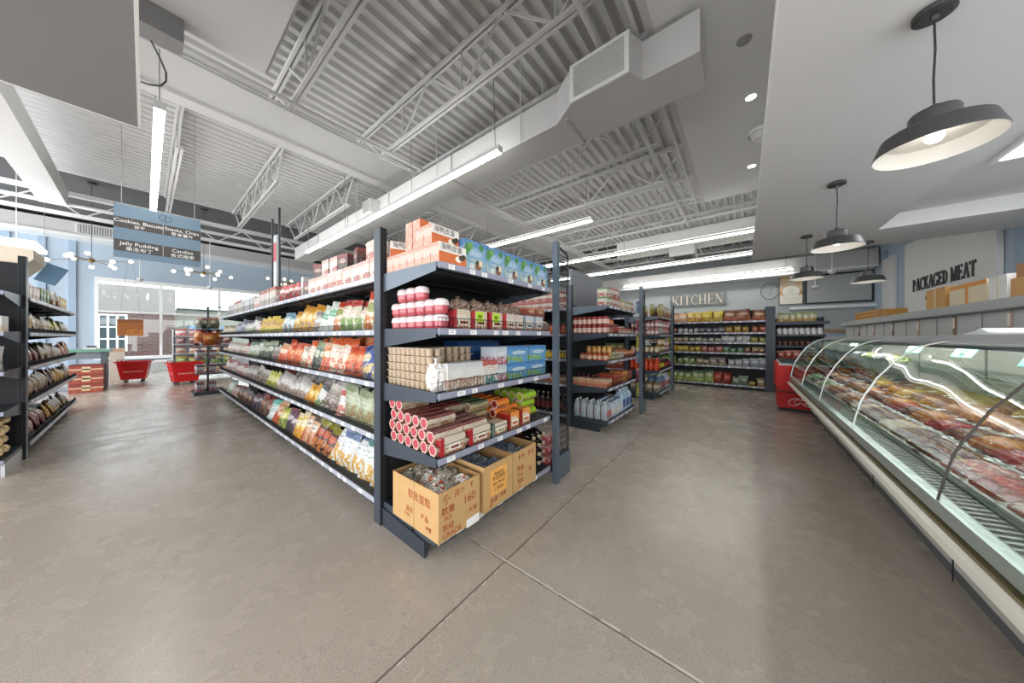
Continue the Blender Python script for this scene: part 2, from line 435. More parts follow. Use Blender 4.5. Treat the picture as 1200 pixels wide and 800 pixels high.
# black loop of cable
pts = [(-5.2, -.02, 4.80), (-5.2, .05, 4.66), (-5.2, .11, 4.52), (-5.2, .15, 4.4), (-5.2, .15, 4.3), (-5.2, .11, 4.22), (-5.2, .03, 4.18), (-5.2, -.06, 4.17), (-5.2, -.2, 4.2)]
MB().tube(pts, .009, M('4a4a4c', .5), 6).build('dangling_cable', label='black cable loop dangling below the main beam beside the left soffit', category='cable')
struct('trim_6', MB().box(-4.93, -3, 4.51, -4.7, .26, ZG, M('9a9a9a', .8)))
# big duct with grille box
DK = M('d2d2d2', .45); DKS = M('8a8a8a', .6)
t = thing('main_duct', 'big white rectangular air duct hanging across the ceiling above second aisle', 'duct')
b = MB(); b.box(-13.2, 3.5, 4.26, -.35, 4.05, 4.7, DK)
for x in (-1.85, -4.2, -6.4, -8.6, -10.8): b.box(x-.015, 3.48, 4.24, x+.015, 4.07, 4.72, M('bcbcbc', .5))
b.build('duct_body', t)
b = MB(); b.prism([(-2.0, 3.5), (-1.69, 3.3), (-.98, 3.3), (-.9, 3.5)], 'z', 4.26, 4.7, DK); gb = b.build('grille_box', t)
b = MB(); b.box(-1.69, 3.27, 4.25, -1.64, 3.3, 4.71, TRIM).box(-1.03, 3.27, 4.25, -.98, 3.3, 4.71, TRIM).box(-1.64, 3.27, 4.25, -1.03, 3.3, 4.29, TRIM).box(-1.64, 3.27, 4.67, -1.03, 3.3, 4.71, TRIM)
b.box(-1.64, 3.292, 4.29, -1.03, 3.298, 4.67, DKS)
for k in range(16): b.box(-1.64, 3.272, 4.297+k*.0235, -1.03, 3.292, 4.303+k*.0235, TRIM)
b.build('louvre', gb)
b = MB(); b.box(-7.25, 3.28, 4.3, -6.85, 3.5, 4.62, DK); ob = b.build('side_outlet', t)
MB().box(-7.21, 3.272, 4.33, -6.89, 3.28, 4.59, M('a9a9a9', .6)).build('outlet_grille', ob)
for x in (-2.6, -4.6, -8.0): 
    for y in (3.47, 4.08): MB().bar((x, y, 4.26), (x, y, 5.6), .012, PIPE).build('hanger_rod', t)
t = thing('far_duct', 'white air duct with dark bottom grille hanging in the far ceiling', 'duct')
MB().box(-3.6, 10.6, 4.25, 1.0, 11.2, 4.75, DK).build('duct_body', t)
for x in (-3.3, .6): MB().bar((x, 10.62, 4.7), (x, 10.62, ZD), .015, PIPE).build('hanger_rod', t)
MB().box(-1.9, 10.55, 3.95, -1.2, 11.25, 4.25, DK).build('drop_box', t)
MB().box(-1.8, 10.65, 3.935, -1.3, 11.15, 3.95, M('777777', .6)).build('outlet_grille', t)
t = thing('side_duct', 'white air duct running toward the window above the first aisle', 'duct')
MB().box(-13.5, -1.62, 4.68, -4.2, -1.22, 5.1, DK).build('duct_body', t)
for i, (x, y) in enumerate(((-12.6, 5.2),)):
    t = thing('unit_heater', 'white boxy ceiling unit hanging near the far window wall', 'heater', (x, y, 4.05))
    MB().box(-.35, -.9, 0, .35, .9, .75, DK).build('body', t)
    MB().box(.35, -.75, .1, .36, .75, .65, M('c4c4c4', .5)).build('panel', t)
    for q in (-.8, .8): MB().bar((0, q, .7), (0, q, ZD-4.05), .015, PIPE).build('hanger_rod', t)
# downlights, smoke detector etc. in plaster ceiling
def onz(px, py, z):
    d = (z-HC)*342/(395-py); l = (px-600)/342*d
    return (-d*.6225+l*.7826, l*.6225+d*.7826)
dl = []
for i, (px, py, lab) in enumerate(((880, 113, 'lit round recessed downlight in the high plaster ceiling, nearer one'), (881, 194, 'lit round recessed downlight in the high plaster ceiling, farther one'))):
    x, y = onz(px, py, ZG)
    t = thing('downlight', lab, 'light', (x, y, ZG-.015), 0, 'recessed downlights')
    MB().lathe([(.085, .015), (.085, 0), (.06, 0), (.058, .012)], TRIM, 20).build('trim_ring', t)
    MB().lathe([(.001, .003), (.06, .003)], M('fff8ea', .5, emit=7), 20).build('lens', t)
x, y = onz(872, 47, ZG)
MB().lathe([(.001, -.012), (.07, -.012), (.075, 0)], M('9d9d9d', .5), 18).build('ceiling_sensor', loc=(x, y, ZG), label='unlit grey round disc on the high plaster ceiling', category='sensor')
x, y = onz(892, 160, ZG-.1)
t = thing('ceiling_camera', 'white domed camera on the plaster ceiling beside the soffit edge', 'camera', (x, y, ZG))
MB().lathe([(.001, -.16), (.1, -.13), (.14, -.06), (.15, 0)], M('e2e2e2', .3), 20).build('dome', t)
MB().lathe([(.17, -.05), (.18, -.02), (.17, 0)], TRIM, 20).build('base', t)
# coffer light
t = thing('panel_light', 'bright square panel light inside the recess above the meat counter', 'light', (2.62, 4.89, ZS+.2))
MB().box(-.62, -.62, -.03, .62, .62, 0, TRIM).build('frame', t)
MB().box(-.57, -.57, -.034, .57, .57, -.03, M('ffffff', .5, emit=5)).build('diffuser', t)

# ---------------------------------------------------------------- linear lamps
EM = M('fffdf6', .5, emit=TUBE); EMU = M('fffdf7', .5, emit=TUBE*.35)
def tube_lamp(y, x0, x1, lab, z=4.06, cords=()):
    t = thing('linear_lamp', lab, 'light', (x1, y, z), 0, 'suspended linear lamps')
    L = x1-x0
    MB().box(-L, -.045, .0, 0, .045, .06, WHITE).box(-L-.01, -.047, -.03, -L, .047, .062, TRIM).box(0, -.047, -.03, .01, .047, .062, TRIM).build('housing', t)
    MB().box(-L, -.042, -.028, 0, .042, 0, EM).build('diffuser', t)
    MB().box(-L+.02, -.036, .06, -.02, .036, .066, EMU).build('added_uplight', t)  # glowing top added to throw fill light onto the ceiling
    for c in cords: MB().tube([(c-x1, 0, .06), (c-x1-.03, 0, (ZD-z)*.6), (c-x1-.05, 0, ZD-z-.02)], .006, M('8f8f8f', .5), 6).build('suspension_cord', t)
tube_lamp(.107, -10.2, -5.36, 'bright linear lamp hanging over the first aisle left of the main beam', cords=(-5.45, -7.8, -10.1))
tube_lamp(3.19, -10.86, -2.76, 'longest bright linear lamp, in front of the big duct above the snack shelves', cords=(-2.85, -5, -8, -10.7))
tube_lamp(6.4, -10.86, -2.74, 'linear lamp over the aisle behind the jar shelves, second past the duct', cords=(-2.85, -6, -10.7))
tube_lamp(9.55, -7.2, .7, 'linear lamp passing behind the counter soffit, third past the duct', cords=(-7, -3, .5))
tube_lamp(12.1, -7.2, .9, 'linear lamp above the kitchen shelves, fourth past the duct', cords=(-7, -3, .7))
tube_lamp(15.9, -5.0, 1.5, 'farthest linear lamp, ending in front of the food poster', cords=(-4.8, -1, 1.3))

# ---------------------------------------------------------------- pendants
PB = M('3f4040', .38, .2, spec=.6); PIN = M('f3f3f0', .4)
def pendant():
    t = thing('pendant_lamp', '', 'lamp')
    MB().lathe([(.001, .0), (.062, .0), (.07, -.008), (.07, -.03), (.055, -.036), (.001, -.036)][::-1], PB, 28).build('canopy', t)
    b = MB(); b.lathe([(.001,-.06),(.012,-.058),(.016,-.036)], PB, 12)
    b.tube([(0,0,-.04),(.003,0,-.2),(-.002,0,-.35),(0,0,-.49)], .0045, M('26262e', .5), 8); b.build('cord', t)
    zz = -.695
    b = MB()
    out = [(.2,0),(.199,.01),(.172,.085),(.16,.093),(.088,.108),(.083,.113),(.081,.172),(.075,.184),(.02,.19),(.016,.215),(.001,.215)]
    b.lathe([(r, z+zz) for r, z in out], PB, 40)
    b.lathe([(.2,zz),(.196,zz)], PIN, 40)
    b.lathe([(.196,zz),(.162,zz+.07),(.083,zz+.09),(.06,zz+.093),(.001,zz+.094)], PIN, 40); b.build('shade', t)
    MB().ball((0,0,zz+.06), .032, M('fff6e6', .5, emit=5)).build('bulb', t)
    return t
p0 = pendant()
pl = [(.745, 2.46, 'nearest and largest black metal pendant lamp over the meat counter'),
      (.77, 4.57, 'second black pendant lamp over the meat counter, in front of blank wall board'),
      (.79, 6.66, 'third black pendant lamp, overlapping the framed food poster'),
      (1.66, 7.71, 'black pendant lamp beyond the others, beside the blue corner column')]
for i, (x, y, l) in enumerate(pl):
    o = p0 if i == 0 else copy_tree(p0)
    o.location = (x, y, ZS); o['label'] = l; o['group'] = 'black pendant lamps'

# ================================================================ shelving
NAVY = M('343b46', .42, .2); NAVY2 = M('1a1d22', .6); STEEL = M('626e7a', .38, .4); RAIL = M('9a9db0', .35, .1); RAILW = M('b3b8c4', .3)
TAG = M('f4f4f2', .5); SLOT = M('0c0d10', .9); WIRE = M('1f2227', .4, .4); DECKM = M('30353b', .5, .2)
LEV = [.16, .63, 1.02, 1.41, 1.81]
POSTM = M('434c57', .4, .3)
_cache = {}
def cached(key, fn):
    if key not in _cache: _cache[key] = fn()
    return _cache[key]
BRK2 = M('434c57', .4, .3)
def shelf_mesh(L, D, side):
    def f():
        b = MB(); b.box(.004, .01, -.028, L-.004, D, 0, DECKM)
        b.box(.03, .06, -.05, L-.03, .1, -.028, NAVY2); b.box(.03, D-.2, -.05, L-.03, D-.15, -.028, NAVY2)
        if side:   # tapered side brackets
            for x in (0, L-.006):
                b.prism([(.02, -.05), (D, -.125), (D, .012), (.02, .004)], 'x', x, x+.006, STEEL if side == 2 else BRK2)
            b.box(.0, .0, -.03, L, .012, 0, STEEL)
        else: 
            for x in (0, L-.006): b.prism([(.02, -.03), (D, -.1), (D, 0), (.02, 0)], 'x', x, x+.006, NAVY)
        return b.mesh('shelf')
    return cached(('shelf', L, D, side), f)
def rail_mesh(L, m, seed, tags):
    def f():
        r = random.Random(seed); b = MB(); b.box(.004, -.008, -.04, L-.004, .0, .004, m)
        b.box(.004, -.0095, -.04, L-.004, -.008, -.034, NAVY)
        x = .05+r.random()*.1
        while x < L-.08 and tags:
            ww = .045+r.random()*.02; b.box(x, -.0105, -.033, x+ww, -.008, -.003, TAG)
            for q in range(2): b.box(x+.006, -.0108, -.012-q*.01, x+ww*.7, -.0105, -.009-q*.01, M('8a8a90', .6))
            x += ww+.05+r.random()*.2
        return b.mesh('price_rail')
    return cached(('rail', L, m.name, seed, tags), f)
def fence_mesh(L, h=.055, step=.022):
    def f():
        b = MB(); n = int(L/step)
        for i in range(n+1): b.box(.008+i*(L-.016)/n-.001, .008, 0, .008+i*(L-.016)/n+.001, .0105, h, WIRE)
        for z in (h, .012): b.box(.006, .007, z-.0018, L-.006, .0115, z+.0018, WIRE)
        return b.mesh('wire_fence')
    return cached(('fence', L, h), f)
def post_mesh(h, wd=.045, dp=.07, face='x'):
    def f():
        b = MB(); b.box(-wd/2, -dp/2, 0, wd/2, dp/2, h, POSTM); b.box(-wd/2+.002, -dp/2-.002, 0, wd/2-.002, -dp/2, h, NAVY2)
        n = int(h/.035)
        for i in range(n-2):
            z = .1+i*.035
            for yy in (-.014, .008):
                b.box(yy, -dp/2-.0026, z, yy+.006, -dp/2-.002, z+.02, SLOT)
        return b.mesh('post')
    return cached(('post', h, wd, dp), f)
def run(root, L, bays, D, levels, y0=0, rail=RAIL, fences=True, H=2.155, backs=True, posts=True, side=False, base=True, tags=True, x0=0, flip=0, toprail=True, topfence=False):
    """one face of shelving in the root's frame: front plane at y0, running x0..x0+L; flip=pi turns it round"""
    BL = L/bays
    def put(name, me, par, x, y, z):
        if flip: return link(name, me, par, (x0+L-x, y0-y, z), (0, 0, pi))
        return link(name, me, par, (x0+x, y0+y, z))
    for i in range(bays):
        for k, z in enumerate(levels):
            s = put('shelf', shelf_mesh(BL, D if k else D+.02, side), root, i*BL, 0, z)
            if toprail or k < len(levels)-1 or True:
                link('price_rail', rail_mesh(BL, rail, (i*7+k) % 5, tags), s)
            if fences and (k < len(levels)-1 or topfence) : link('wire_fence', fence_mesh(BL), s)
        if backs:
            put('back_panel', cached(('back', BL, H), lambda: MB().box(0, 0, .1, BL, .012, H-.02, NAVY2).mesh('back_panel')), root, i*BL, D+.01, 0)
        if base:
            put('kick_plate', cached(('kick', BL), lambda: MB().box(0, 0, 0, BL, .02, .13, NAVY2).mesh('kick_plate')), root, i*BL, .1, 0)
    if posts:
        for i in range(bays+1): put('post', post_mesh(H), root, i*BL, D+.03, 0)

def endcap(label, x, y, W, D, levels=LEV, H=2.155):
    """end bay facing +X: local x = world Y, local -y = world +X. Posts stand at the back"""
    t = thing('endcap_shelving', label, 'shelving', (x, y, 0), pi/2)
    for k, z in enumerate(levels):
        dd = D if k else D+.03
        s = link('shelf', shelf_mesh(W, dd, 2 if k == 4 else 1), t, (0, 0, z))
        link('price_rail', rail_mesh(W, RAIL, k, True), s)
        if 0 < k < 4: link('wire_fence', fence_mesh(W, .07, .03), s)
    MB().box(0, 0, .08, W, .014, H-.3 if H < 2.5 else H, NAVY2).build('back_panel', t).location = (0, D, 0)
    for xx in (.0, W): link('post', post_mesh(H, .05, .09), t, (xx, D+.02, 0))
    b = MB(); b.prism([(.12, 0), (D, 0), (D, .13), (.12, .1)], 'x', -.012, .01, NAVY); b.build('base_foot', t)
    b = MB(); b.prism([(.12, 0), (D, 0), (D, .13), (.12, .1)], 'x', W-.01, W+.012, NAVY); b.build('base_foot', t)
    MB().box(0, .25, .0, W, .27, .13, NAVY2).build('kick_plate', t)
    return t
def wing(label, x, y, wd=.25, H=2.25):
    t = thing('mesh_wing_panel', label, 'display rack', (x, y, 0), pi/2)
    MB().box(0, -.02, 0, .045, .03, H, STEEL).build('post', t)
    pts = [(.03, 0, H-.03)]+[(wd-.06+.06*sin(a), 0, H-.1+.06*cos(a)-.03) for a in (0, .5, 1, pi/2)]+[(wd, 0, .22)]
    MB().tube(pts, .009, NAVY, 8).build('side_tube', t)
    b = MB()
    for k in range(34): b.box(.03, -.005, .28+k*.058, wd-.003, .0, .285+k*.058, WIRE)
    for k in range(7): b.box(.06+k*.028, -.009, .25, .064+k*.028, -.005, H-.13, WIRE)
    b.build('mesh', t)
    MB().box(.045, -.02, .03, wd+.01, .03, .25, STEEL).build('foot_panel', t)
    MB().box(-.0, .2, .0, .045, .5, .03, NAVY).build('foot', t)
    return t

G1X0, G1Y = -9.47, 1.07
t = thing('long_gondola', 'long dark steel snack shelving running from the near end bay toward the shop window', 'shelving', (G1X0, G1Y, 0))
LG = 7.32
run(t, LG, 8, .52, LEV, rail=RAILW)
run(t, LG, 8, .52, LEV, rail=RAILW, y0=1.28, flip=pi, fences=False, tags=False, posts=False)
endcap('nearest dark steel end bay of shelving, holding egg cartons, cookies and open cardboard boxes', -1.42, 1.08, 1.27, .66)
wing('tall narrow wire mesh wing beside the nearest end bay', -1.37, 2.365)
# gondola 2 and 3 (end bays and the aisle faces behind)
for (y, W, l1, l2, l3) in ((4.05, 1.36, 'second gondola, its bays running back from the end bay of red-lidded jars', 'end bay with red-lidded jars and grey water jugs, second from the camera', 'narrow wire mesh wing beside the jar end bay'),
                           (6.86, 1.36, 'third gondola, mostly hidden behind the end bay of sauce bottles', 'end bay with sauce bottles, third from camera and next to kitchen shelves', 'narrow wire mesh wing beside the sauce bottle end bay')):
    t = thing('gondola', 'dark steel shelving, '+l1, 'shelving', (G1X0, y, 0))
    run(t, LG, 8, .52, LEV, rail=RAIL, fences=False)
    run(t, LG, 8, .5, LEV, rail=RAIL, y0=W, flip=pi, fences=False, posts=False, backs=False)
    endcap('dark steel '+l2, -1.5 if y < 5 else -1.42, y+.01, W-.02, .58 if y < 5 else .66)
    wing(l3, -1.42, y+W+.02)
# header board on gondola 2
MB().box(-2.12, 4.1, 1.86, -2.09, 5.38, 2.42, M('85888f', .5)).build('header_board', label='grey blank header board standing above the red-lidded jar end bay', category='board')
# kitchen gondola
KY = 9.62; KL = [.11, .59, .95, 1.22, 1.48, 1.78]
t = thing('kitchen_shelving', 'wide dark shelving of bagged dry goods facing the camera under the KITCHEN letters', 'shelving', (-2.3, KY, 0))
run(t, 2.74, 3, .42, KL, H=2.1, rail=RAIL, fences=False)
MB().box(2.72, -.02, 0, 2.9, .46, 2.12, NAVY).build('end_column', t)
t = thing('corner_shelving', 'narrow dark shelving of cups and noodle packs right of the kitchen shelves', 'shelving', (.62, KY+.05, 0))
run(t, .85, 1, .42, [.12, .5, .83, 1.15, 1.42, 1.72], H=1.85, rail=NAVY, fences=False, tags=False)
MB().box(-.04, -.01, 1.66, .9, .0, 1.735, NAVY).build('lip', t)
# left gondola 0: end bay facing +X and aisle face (+Y)
t = thing('left_gondola', 'dark steel shelving of noodle bags on the far left side of the first aisle', 'shelving', (-10.05, -.82, 0))
run(t, 3.68, 4, .5, LEV, rail=RAILW, y0=0, flip=pi, H=2.2)
for k in range(5): pass
t2 = thing('left_endcap_shelving', 'dark steel end bay cut off by the left picture edge', 'shelving', (-5.62, -2.12, 0), pi/2)
for k, z in enumerate(LEV):
    s = link('shelf', shelf_mesh(1.27, .64, True), t2, (0, 0, z)); link('price_rail', rail_mesh(1.27, RAIL, k, True), s)
MB().box(0, .67, .1, 1.27, .68, 2.18, NAVY2).build('back_panel', t2)
for xx in (0.02, 1.27): link('post', post_mesh(2.26, .05, .09), t2, (xx, .69, 0))
MB().prism([(.0, 0), (.64, 0), (.64, .13), (.0, .13)], 'x', 1.25, 1.272, M('d5d8da', .5)).build('base_foot', t2)

# ================================================================ product shapes
class Pr:
    def __init__(s, name, cat, body, parts=()):
        s.name = name; s.cat = cat; s.body = body; s.parts = parts
def place(p, loc, rz, label, group=None, tilt=0, roll=0, parts=True, sc_=None):
    o = link(p.name, p.body, None, loc, (tilt, roll, rz), label=label, category=p.cat, group=group)
    if sc_: o.scale = sc_
    if parts:
        for nm, me in p.parts: link(nm, me, o)
    return o
_nb = [0]
def bag(base, accent, label, food, wd=.19, h=.28, t=.075, clear=0, name='snack_bag', cat='bag'):
    key = ('bag', base, accent, label, food, wd, h, t)
    def f():
        _nb[0] += 1; r = random.Random(_nb[0]); b = MB(); nx, nz = 7, 9; m = art(base, accent, label, food)
        ph = [r.random()*6 for _ in range(4)]
        for sgn in (-1, 1):
            vs = []
            for j in range(nz+1):
                v = j/nz; 
                for i in range(nx+1):
                    u = i/nx
                    pz = max(0, min(1, (v-.06)/.88)); th = (sin(pi*pz)**.55)*(sin(pi*u)**.6)*t/2*(1+.16*sin(7*u+ph[0])*sin(9*v+ph[1]))
                    pin = 1-.07*sin(pi*v)
                    vs.append(((u-.5)*wd*pin, sgn*(th+.0008), v*h*(1)+.006*sin(9*u+ph[2])*(v > .97)))
            fs = []
            for j in range(nz):
                for i in range(nx):
                    a = j*(nx+1)+i; q = (a, a+1, a+nx+2, a+nx+1)
                    fs.append(q if sgn < 0 else q[::-1])
            b.add(vs, fs, m, True)
        # serrated sealed ends
        for z in (0, h):
            s2 = -1 if z == 0 else 1
            b.box(-wd/2, -.0012, min(z, z+s2*.008), wd/2, .0012, max(z, z+s2*.008), m)
        me = b.mesh(name)
        return Pr(name, cat, me)
    return cached(key, f)
def carton(base, accent, label, food, wd, dp, h, name='carton', cat='box', bump=0):
    def f():
        b = MB(); m = art(base, accent, label, food, rough=.45, bump=0)
        e = .002
        b.prism([(-wd/2+e, 0), (wd/2-e, 0), (wd/2, e), (wd/2, dp-e), (wd/2-e, dp), (-wd/2+e, dp), (-wd/2, dp-e), (-wd/2, e)], 'z', 0, h, m)
        b.box(-wd/2, dp*.48, h, wd/2, dp*.52, h+.0006, M('d9d4c8', .5))
        return Pr(name, cat, b.mesh(name))
    return cached(('carton', base, accent, label, food, wd, dp, h), f)
def jar(body, label, lid, r=.035, h=.12, name='jar', cat='jar', merge=False):
    def f():
        b = MB(); mb_ = M(body, .12, spec=.7, var=.25, bscale=60); ml = M(label, .4, var=.2, bscale=90)
        b.lathe([(.001, 0), (r*.9, 0), (r, h*.06), (r, h*.16)], mb_, 16, cy_=r)
        b.lathe([(r, h*.16), (r*1.012, h*.17), (r*1.012, h*.68), (r, h*.69)], ml, 16, cy_=r)
        b.lathe([(r, h*.69), (r*.97, h*.76), (r*.8, h*.84), (r*.8, h*.86)], mb_, 16, cy_=r)
        l = b if merge else MB()
        l.lathe([(r*.8, h*.84), (r*.86, h*.85), (r*.86, h*.985), (r*.8, h), (.001, h)], M(lid, .3, .2), 16, cy_=r)
        return Pr(name, cat, b.mesh(name), () if merge else (('lid', l.mesh('lid')),))
    return cached(('jar', body, label, lid, r, h, merge), f)
def bottle(body, label, cap, r=.035, h=.25, name='bottle', cat='bottle', merge=False, l2=None):
    def f():
        b = MB(); mb_ = M(body, .12, spec=.7); ml = M(label, .4, var=.2, bscale=80)
        b.lathe([(.001, 0), (r*.92, 0), (r, h*.03), (r, h*.15)], mb_, 16, cy_=r)
        b.lathe([(r, h*.15), (r*1.01, h*.16), (r*1.01, h*.5), (r, h*.51)], ml, 16, cy_=r)
        b.lathe([(r, h*.51), (r*.98, h*.6), (r*.75, h*.7), (r*.4, h*.8), (r*.33, h*.9), (r*.33, h*.93)], mb_, 16, cy_=r)
        l = b if merge else MB()
        l.lathe([(r*.33, h*.91), (r*.4, h*.92), (r*.4, h*.99), (.001, h)], M(cap, .35), 12, cy_=r)
        return Pr(name, cat, b.mesh(name), () if merge else (('cap', l.mesh('cap')),))
    return cached(('bottle', body, label, cap, r, h, merge), f)
def jug(body, label, cap, wd=.1, h=.26, name='jug', merge=False):
    """squared jug with shoulder, handle and screw cap"""
    def f():
        b = MB(); m = M(body, .3, spec=.5); q = wd/2; c = q*.75
        def ring(s, z): return [(x*s, q+y*s, z) for x, y in ((-q, -c), (-c, -q), (c, -q), (q, -c), (q, c), (c, q), (-c, q), (-q, c))]
        prof = [(.9, 0), (1, .01), (1, h*.62), (.9, h*.7), (.55, h*.82), (.3, h*.87), (.3, h*.92)]
        vs = []; 
        for s_, z in prof: vs += ring(s_, z)
        fs = [(i*8+k, i*8+(k+1) % 8, (i+1)*8+(k+1) % 8, (i+1)*8+k) for i in range(len(prof)-1) for k in range(8)]
        b.add(vs, fs, m, True)
        b.box(-q*.8, -.0015, h*.18, q*.8, .001, h*.52, M(label, .4, var=.2, bscale=60))
        hm = MB() if not merge else b
        hm.tube([(0, q*1.7, h*.68), (0, q*1.75, h*.86), (0, q*1.2, h*.93), (0, q*.9, h*.86)], .009, m, 8)
        cm = MB() if not merge else b
        cm.lathe([(q*.34, h*.9), (q*.38, h*.91), (q*.38, h*.98), (.001, h)], M(cap, .35), 12, cy_=q)
        return Pr(name, 'jug', b.mesh(name), () if merge else (('handle', hm.mesh('handle')), ('cap', cm.mesh('cap'))))
    return cached(('jug', body, label, cap, wd, h, merge), f)
def gable(base, accent, label, food, wd=.085, dp=.085, h=.2):
    def f():
        b = MB(); m = art(base, accent, label, food, rough=.4, bump=0); z = h*.78
        b.prism([(-wd/2, 0), (wd/2, 0), (wd/2, dp), (-wd/2, dp)], 'z', 0, z, m)
        b.prism([(0, z), (dp, z), (dp*.52, h*.95), (dp*.48, h*.95)], 'x', -wd/2, wd/2, m)
        b.box(-wd/2, dp*.48, h*.94, wd/2, dp*.52, h, m)
        return Pr('milk_carton', 'carton', b.mesh('milk_carton'))
    return cached(('gable', base, accent, label, food, wd, h), f)
def pouch(c, wd=.13, h=.1, t=.08, name='small_bag'):
    return bag(c[0], c[1], c[2], c[3], wd, h, t, name=name)
def crinkle(inner):
    k = ('crinkle', inner)
    if k in _m: return _m[k]
    m = bpy.data.materials.new('crinkled_'+inner); m.use_nodes = True; nt = m.node_tree
    b = nt.nodes['Principled BSDF']; t = nt.nodes.new('ShaderNodeTexCoord')
    v = nt.nodes.new('ShaderNodeTexVoronoi'); v.inputs['Scale'].default_value = 38
    n = nt.nodes.new('ShaderNodeTexNoise'); n.inputs['Scale'].default_value = 30; n.inputs['Distortion'].default_value = 2.5
    for q in (v, n): nt.links.new(t.outputs['Object'], q.inputs['Vector'])
    c = srgb(inner); lt = tuple(min(1, x*1.8+.12) for x in c[:3])+(1,); dk_ = tuple(x*.6 for x in c[:3])+(1,)
    col = mixc(nt, mth(nt, 'GREATER_THAN', n.outputs['Fac'], .55), c, lt)
    col = mixc(nt, mth(nt, 'LESS_THAN', n.outputs['Fac'], .4), col, dk_)
    sp = nt.nodes.new('ShaderNodeSeparateColor'); nt.links.new(v.outputs['Color'], sp.inputs[0])
    col = mixc(nt, mth(nt, 'MULTIPLY', sp.outputs[0], .35), col, lt)
    if inner == 'c9beb4': col = mixc(nt, mth(nt, 'GREATER_THAN', sp.outputs[1], .8), col, srgb('c4683f'))
    nt.links.new(col, b.inputs['Base Color']); b.inputs['Roughness'].default_value = .28; b.inputs['Specular IOR Level'].default_value = .7
    bn = nt.nodes.new('ShaderNodeBump'); bn.inputs['Strength'].default_value = .55; bn.inputs['Distance'].default_value = .015
    nt.links.new(v.outputs['Distance'], bn.inputs['Height']); nt.links.new(bn.outputs[0], b.inputs['Normal'])
    _m[k] = m; return m
def clear_pack(inner, wd=.16, dp=.1, h=.1, name='clear_pack'):
    """lumpy shrink wrapped pack with crinkled film"""
    def f():
        r = random.Random(int(inner, 16) % 999); b = MB(); m = crinkle(inner)
        nz = 8; n = 18; vs = []
        for j in range(nz+1):
            v = j/nz; s_ = (1-abs(2*v-1)**2.5*.45)
            for k in range(n):
                a = 2*pi*k/n; cx_ = cos(a); sy_ = sin(a); e = .6; w_ = 1+r.uniform(-.11, .09)
                vs.append((abs(cx_)**e*(1 if cx_ > 0 else -1)*wd/2*s_*w_, dp/2+abs(sy_)**e*(1 if sy_ > 0 else -1)*dp/2*s_*w_, v*h+r.uniform(-.004, .004)))
        b.add(vs, [(i*n+k, i*n+(k+1) % n, (i+1)*n+(k+1) % n, (i+1)*n+k) for i in range(nz) for k in range(n)], m, False)
        b.add(vs[-n:], [tuple(range(n))], m, False); b.add(vs[:n], [tuple(range(n))[::-1]], m)
        # gathered, twisted neck of the film
        b.lathe([(wd*.16, h*.97), (wd*.05, h*1.07), (wd*.13, h*1.2)], m, 7, cy_=dp/2, smooth=False)
        return Pr(name, 'pack', b.mesh(name))
    return cached(('clear', inner, wd, dp, h, name), f)

# ---------------------------------------------------------------- stocking a shelf
def stock(O, rz, z, s0, spec, where, group, frm='from the near end', dep=.02, rows=1, seed=0, jit=1, parts=True, limit=None, back=.0, direction=1):
    """spec: list of (count, proto, pitch, colour words, opts)"""
    r = random.Random(seed); s = s0; n = 0; ca, sa = cos(rz), sin(rz)
    for it in spec:
        cnt, p, pitch, words = it[:4]; o = it[4] if len(it) > 4 else {}
        for i in range(cnt):
            n += 1
            if limit and abs(s-s0) > limit: return s
            for row in range(o.get('rows', rows)):
                for st in range(o.get('stack', 1)):
                    d = dep+o.get('dep', 0)+row*o.get('rd', .1)+r.uniform(0, .008)*jit
                    xx, yy = O[0]+ca*(s+pitch/2*direction)-sa*d, O[1]+sa*(s+pitch/2*direction)+ca*d
                    tilt = o.get('tilt', 0)*(1+.4*r.uniform(-1, 1)*jit); roll = o.get('roll', 0)+o.get('rj', 0)*r.uniform(-1, 1)
                    yaw = o.get('yaw', 0)+o.get('yj', 0)*r.uniform(-1, 1)
                    lab = words+' '+'%s %s' % (ordw(n), frm)
                    if o.get('rows', rows) > 1: lab += ', '+('front row' if row == 0 else ('behind it' if row == 1 else '%s back' % ordw(row+1)))
                    if o.get('stack', 1) > 1: lab += ', '+(['bottom layer', 'second layer', 'third layer', 'fourth layer', 'fifth layer', 'sixth layer'][st])
                    lab += ', '+where
                    sc_ = None
                    if p.cat == 'bag': q = r.uniform(.88, 1.08); sc_ = (q*r.uniform(.95, 1.06), r.uniform(.8, 1.2), q*r.uniform(.9, 1.05))
                    place(p, (xx, yy, z+.002+st*o.get('sh', .1)+o.get('dz', 0)), rz+yaw, lab, group, tilt, roll, parts, sc_)
            s += pitch*direction
    return s

# palettes for bags (base, accent, label, food)
def B(*c, wd=.2, h=.29, t=.08): return bag(*c, wd=wd, h=h, t=t)
redgreen = B('d9d2bd', 'b52c26', 'e9e5d4', '6f9a3c', h=.3)
redgreen2 = B('e6dcc2', 'c8322b', '87a84a', 'd9743a', h=.3)
greenw = B('dfe8dd', 'dfe8dd', '3b9b6c', 'e9e9e2', h=.29)
yellow = B('e0ac2b', 'c98a1b', 'f3e3b0', '7d4a1c', h=.31)
yellow2 = B('d8b63c', 'e9cf59', 'a9702a', 'c9d07a', h=.24, wd=.17)
teal = B('9fc1c9', '5d8ea1', 'e8eef0', '7d5f57', h=.24, wd=.18)
whiteblk = B('d8dbd2', '3a3c40', 'f1f1ee', '58803a', h=.26)
greypil = B('8d98a8', '7d8796', 'b9c3d0', '4c5a70', wd=.3, h=.24, t=.12)
olive = B('b7ac78', '8f8650', 'ded8ba', '6f6a3a', h=.2)
orange = B('dd5b22', 'c8431c', 'f0b07a', '8c2e14', h=.3)
orange2 = B('e8d8bf', 'dc5a20', 'f3ece0', 'd9491e', h=.3)
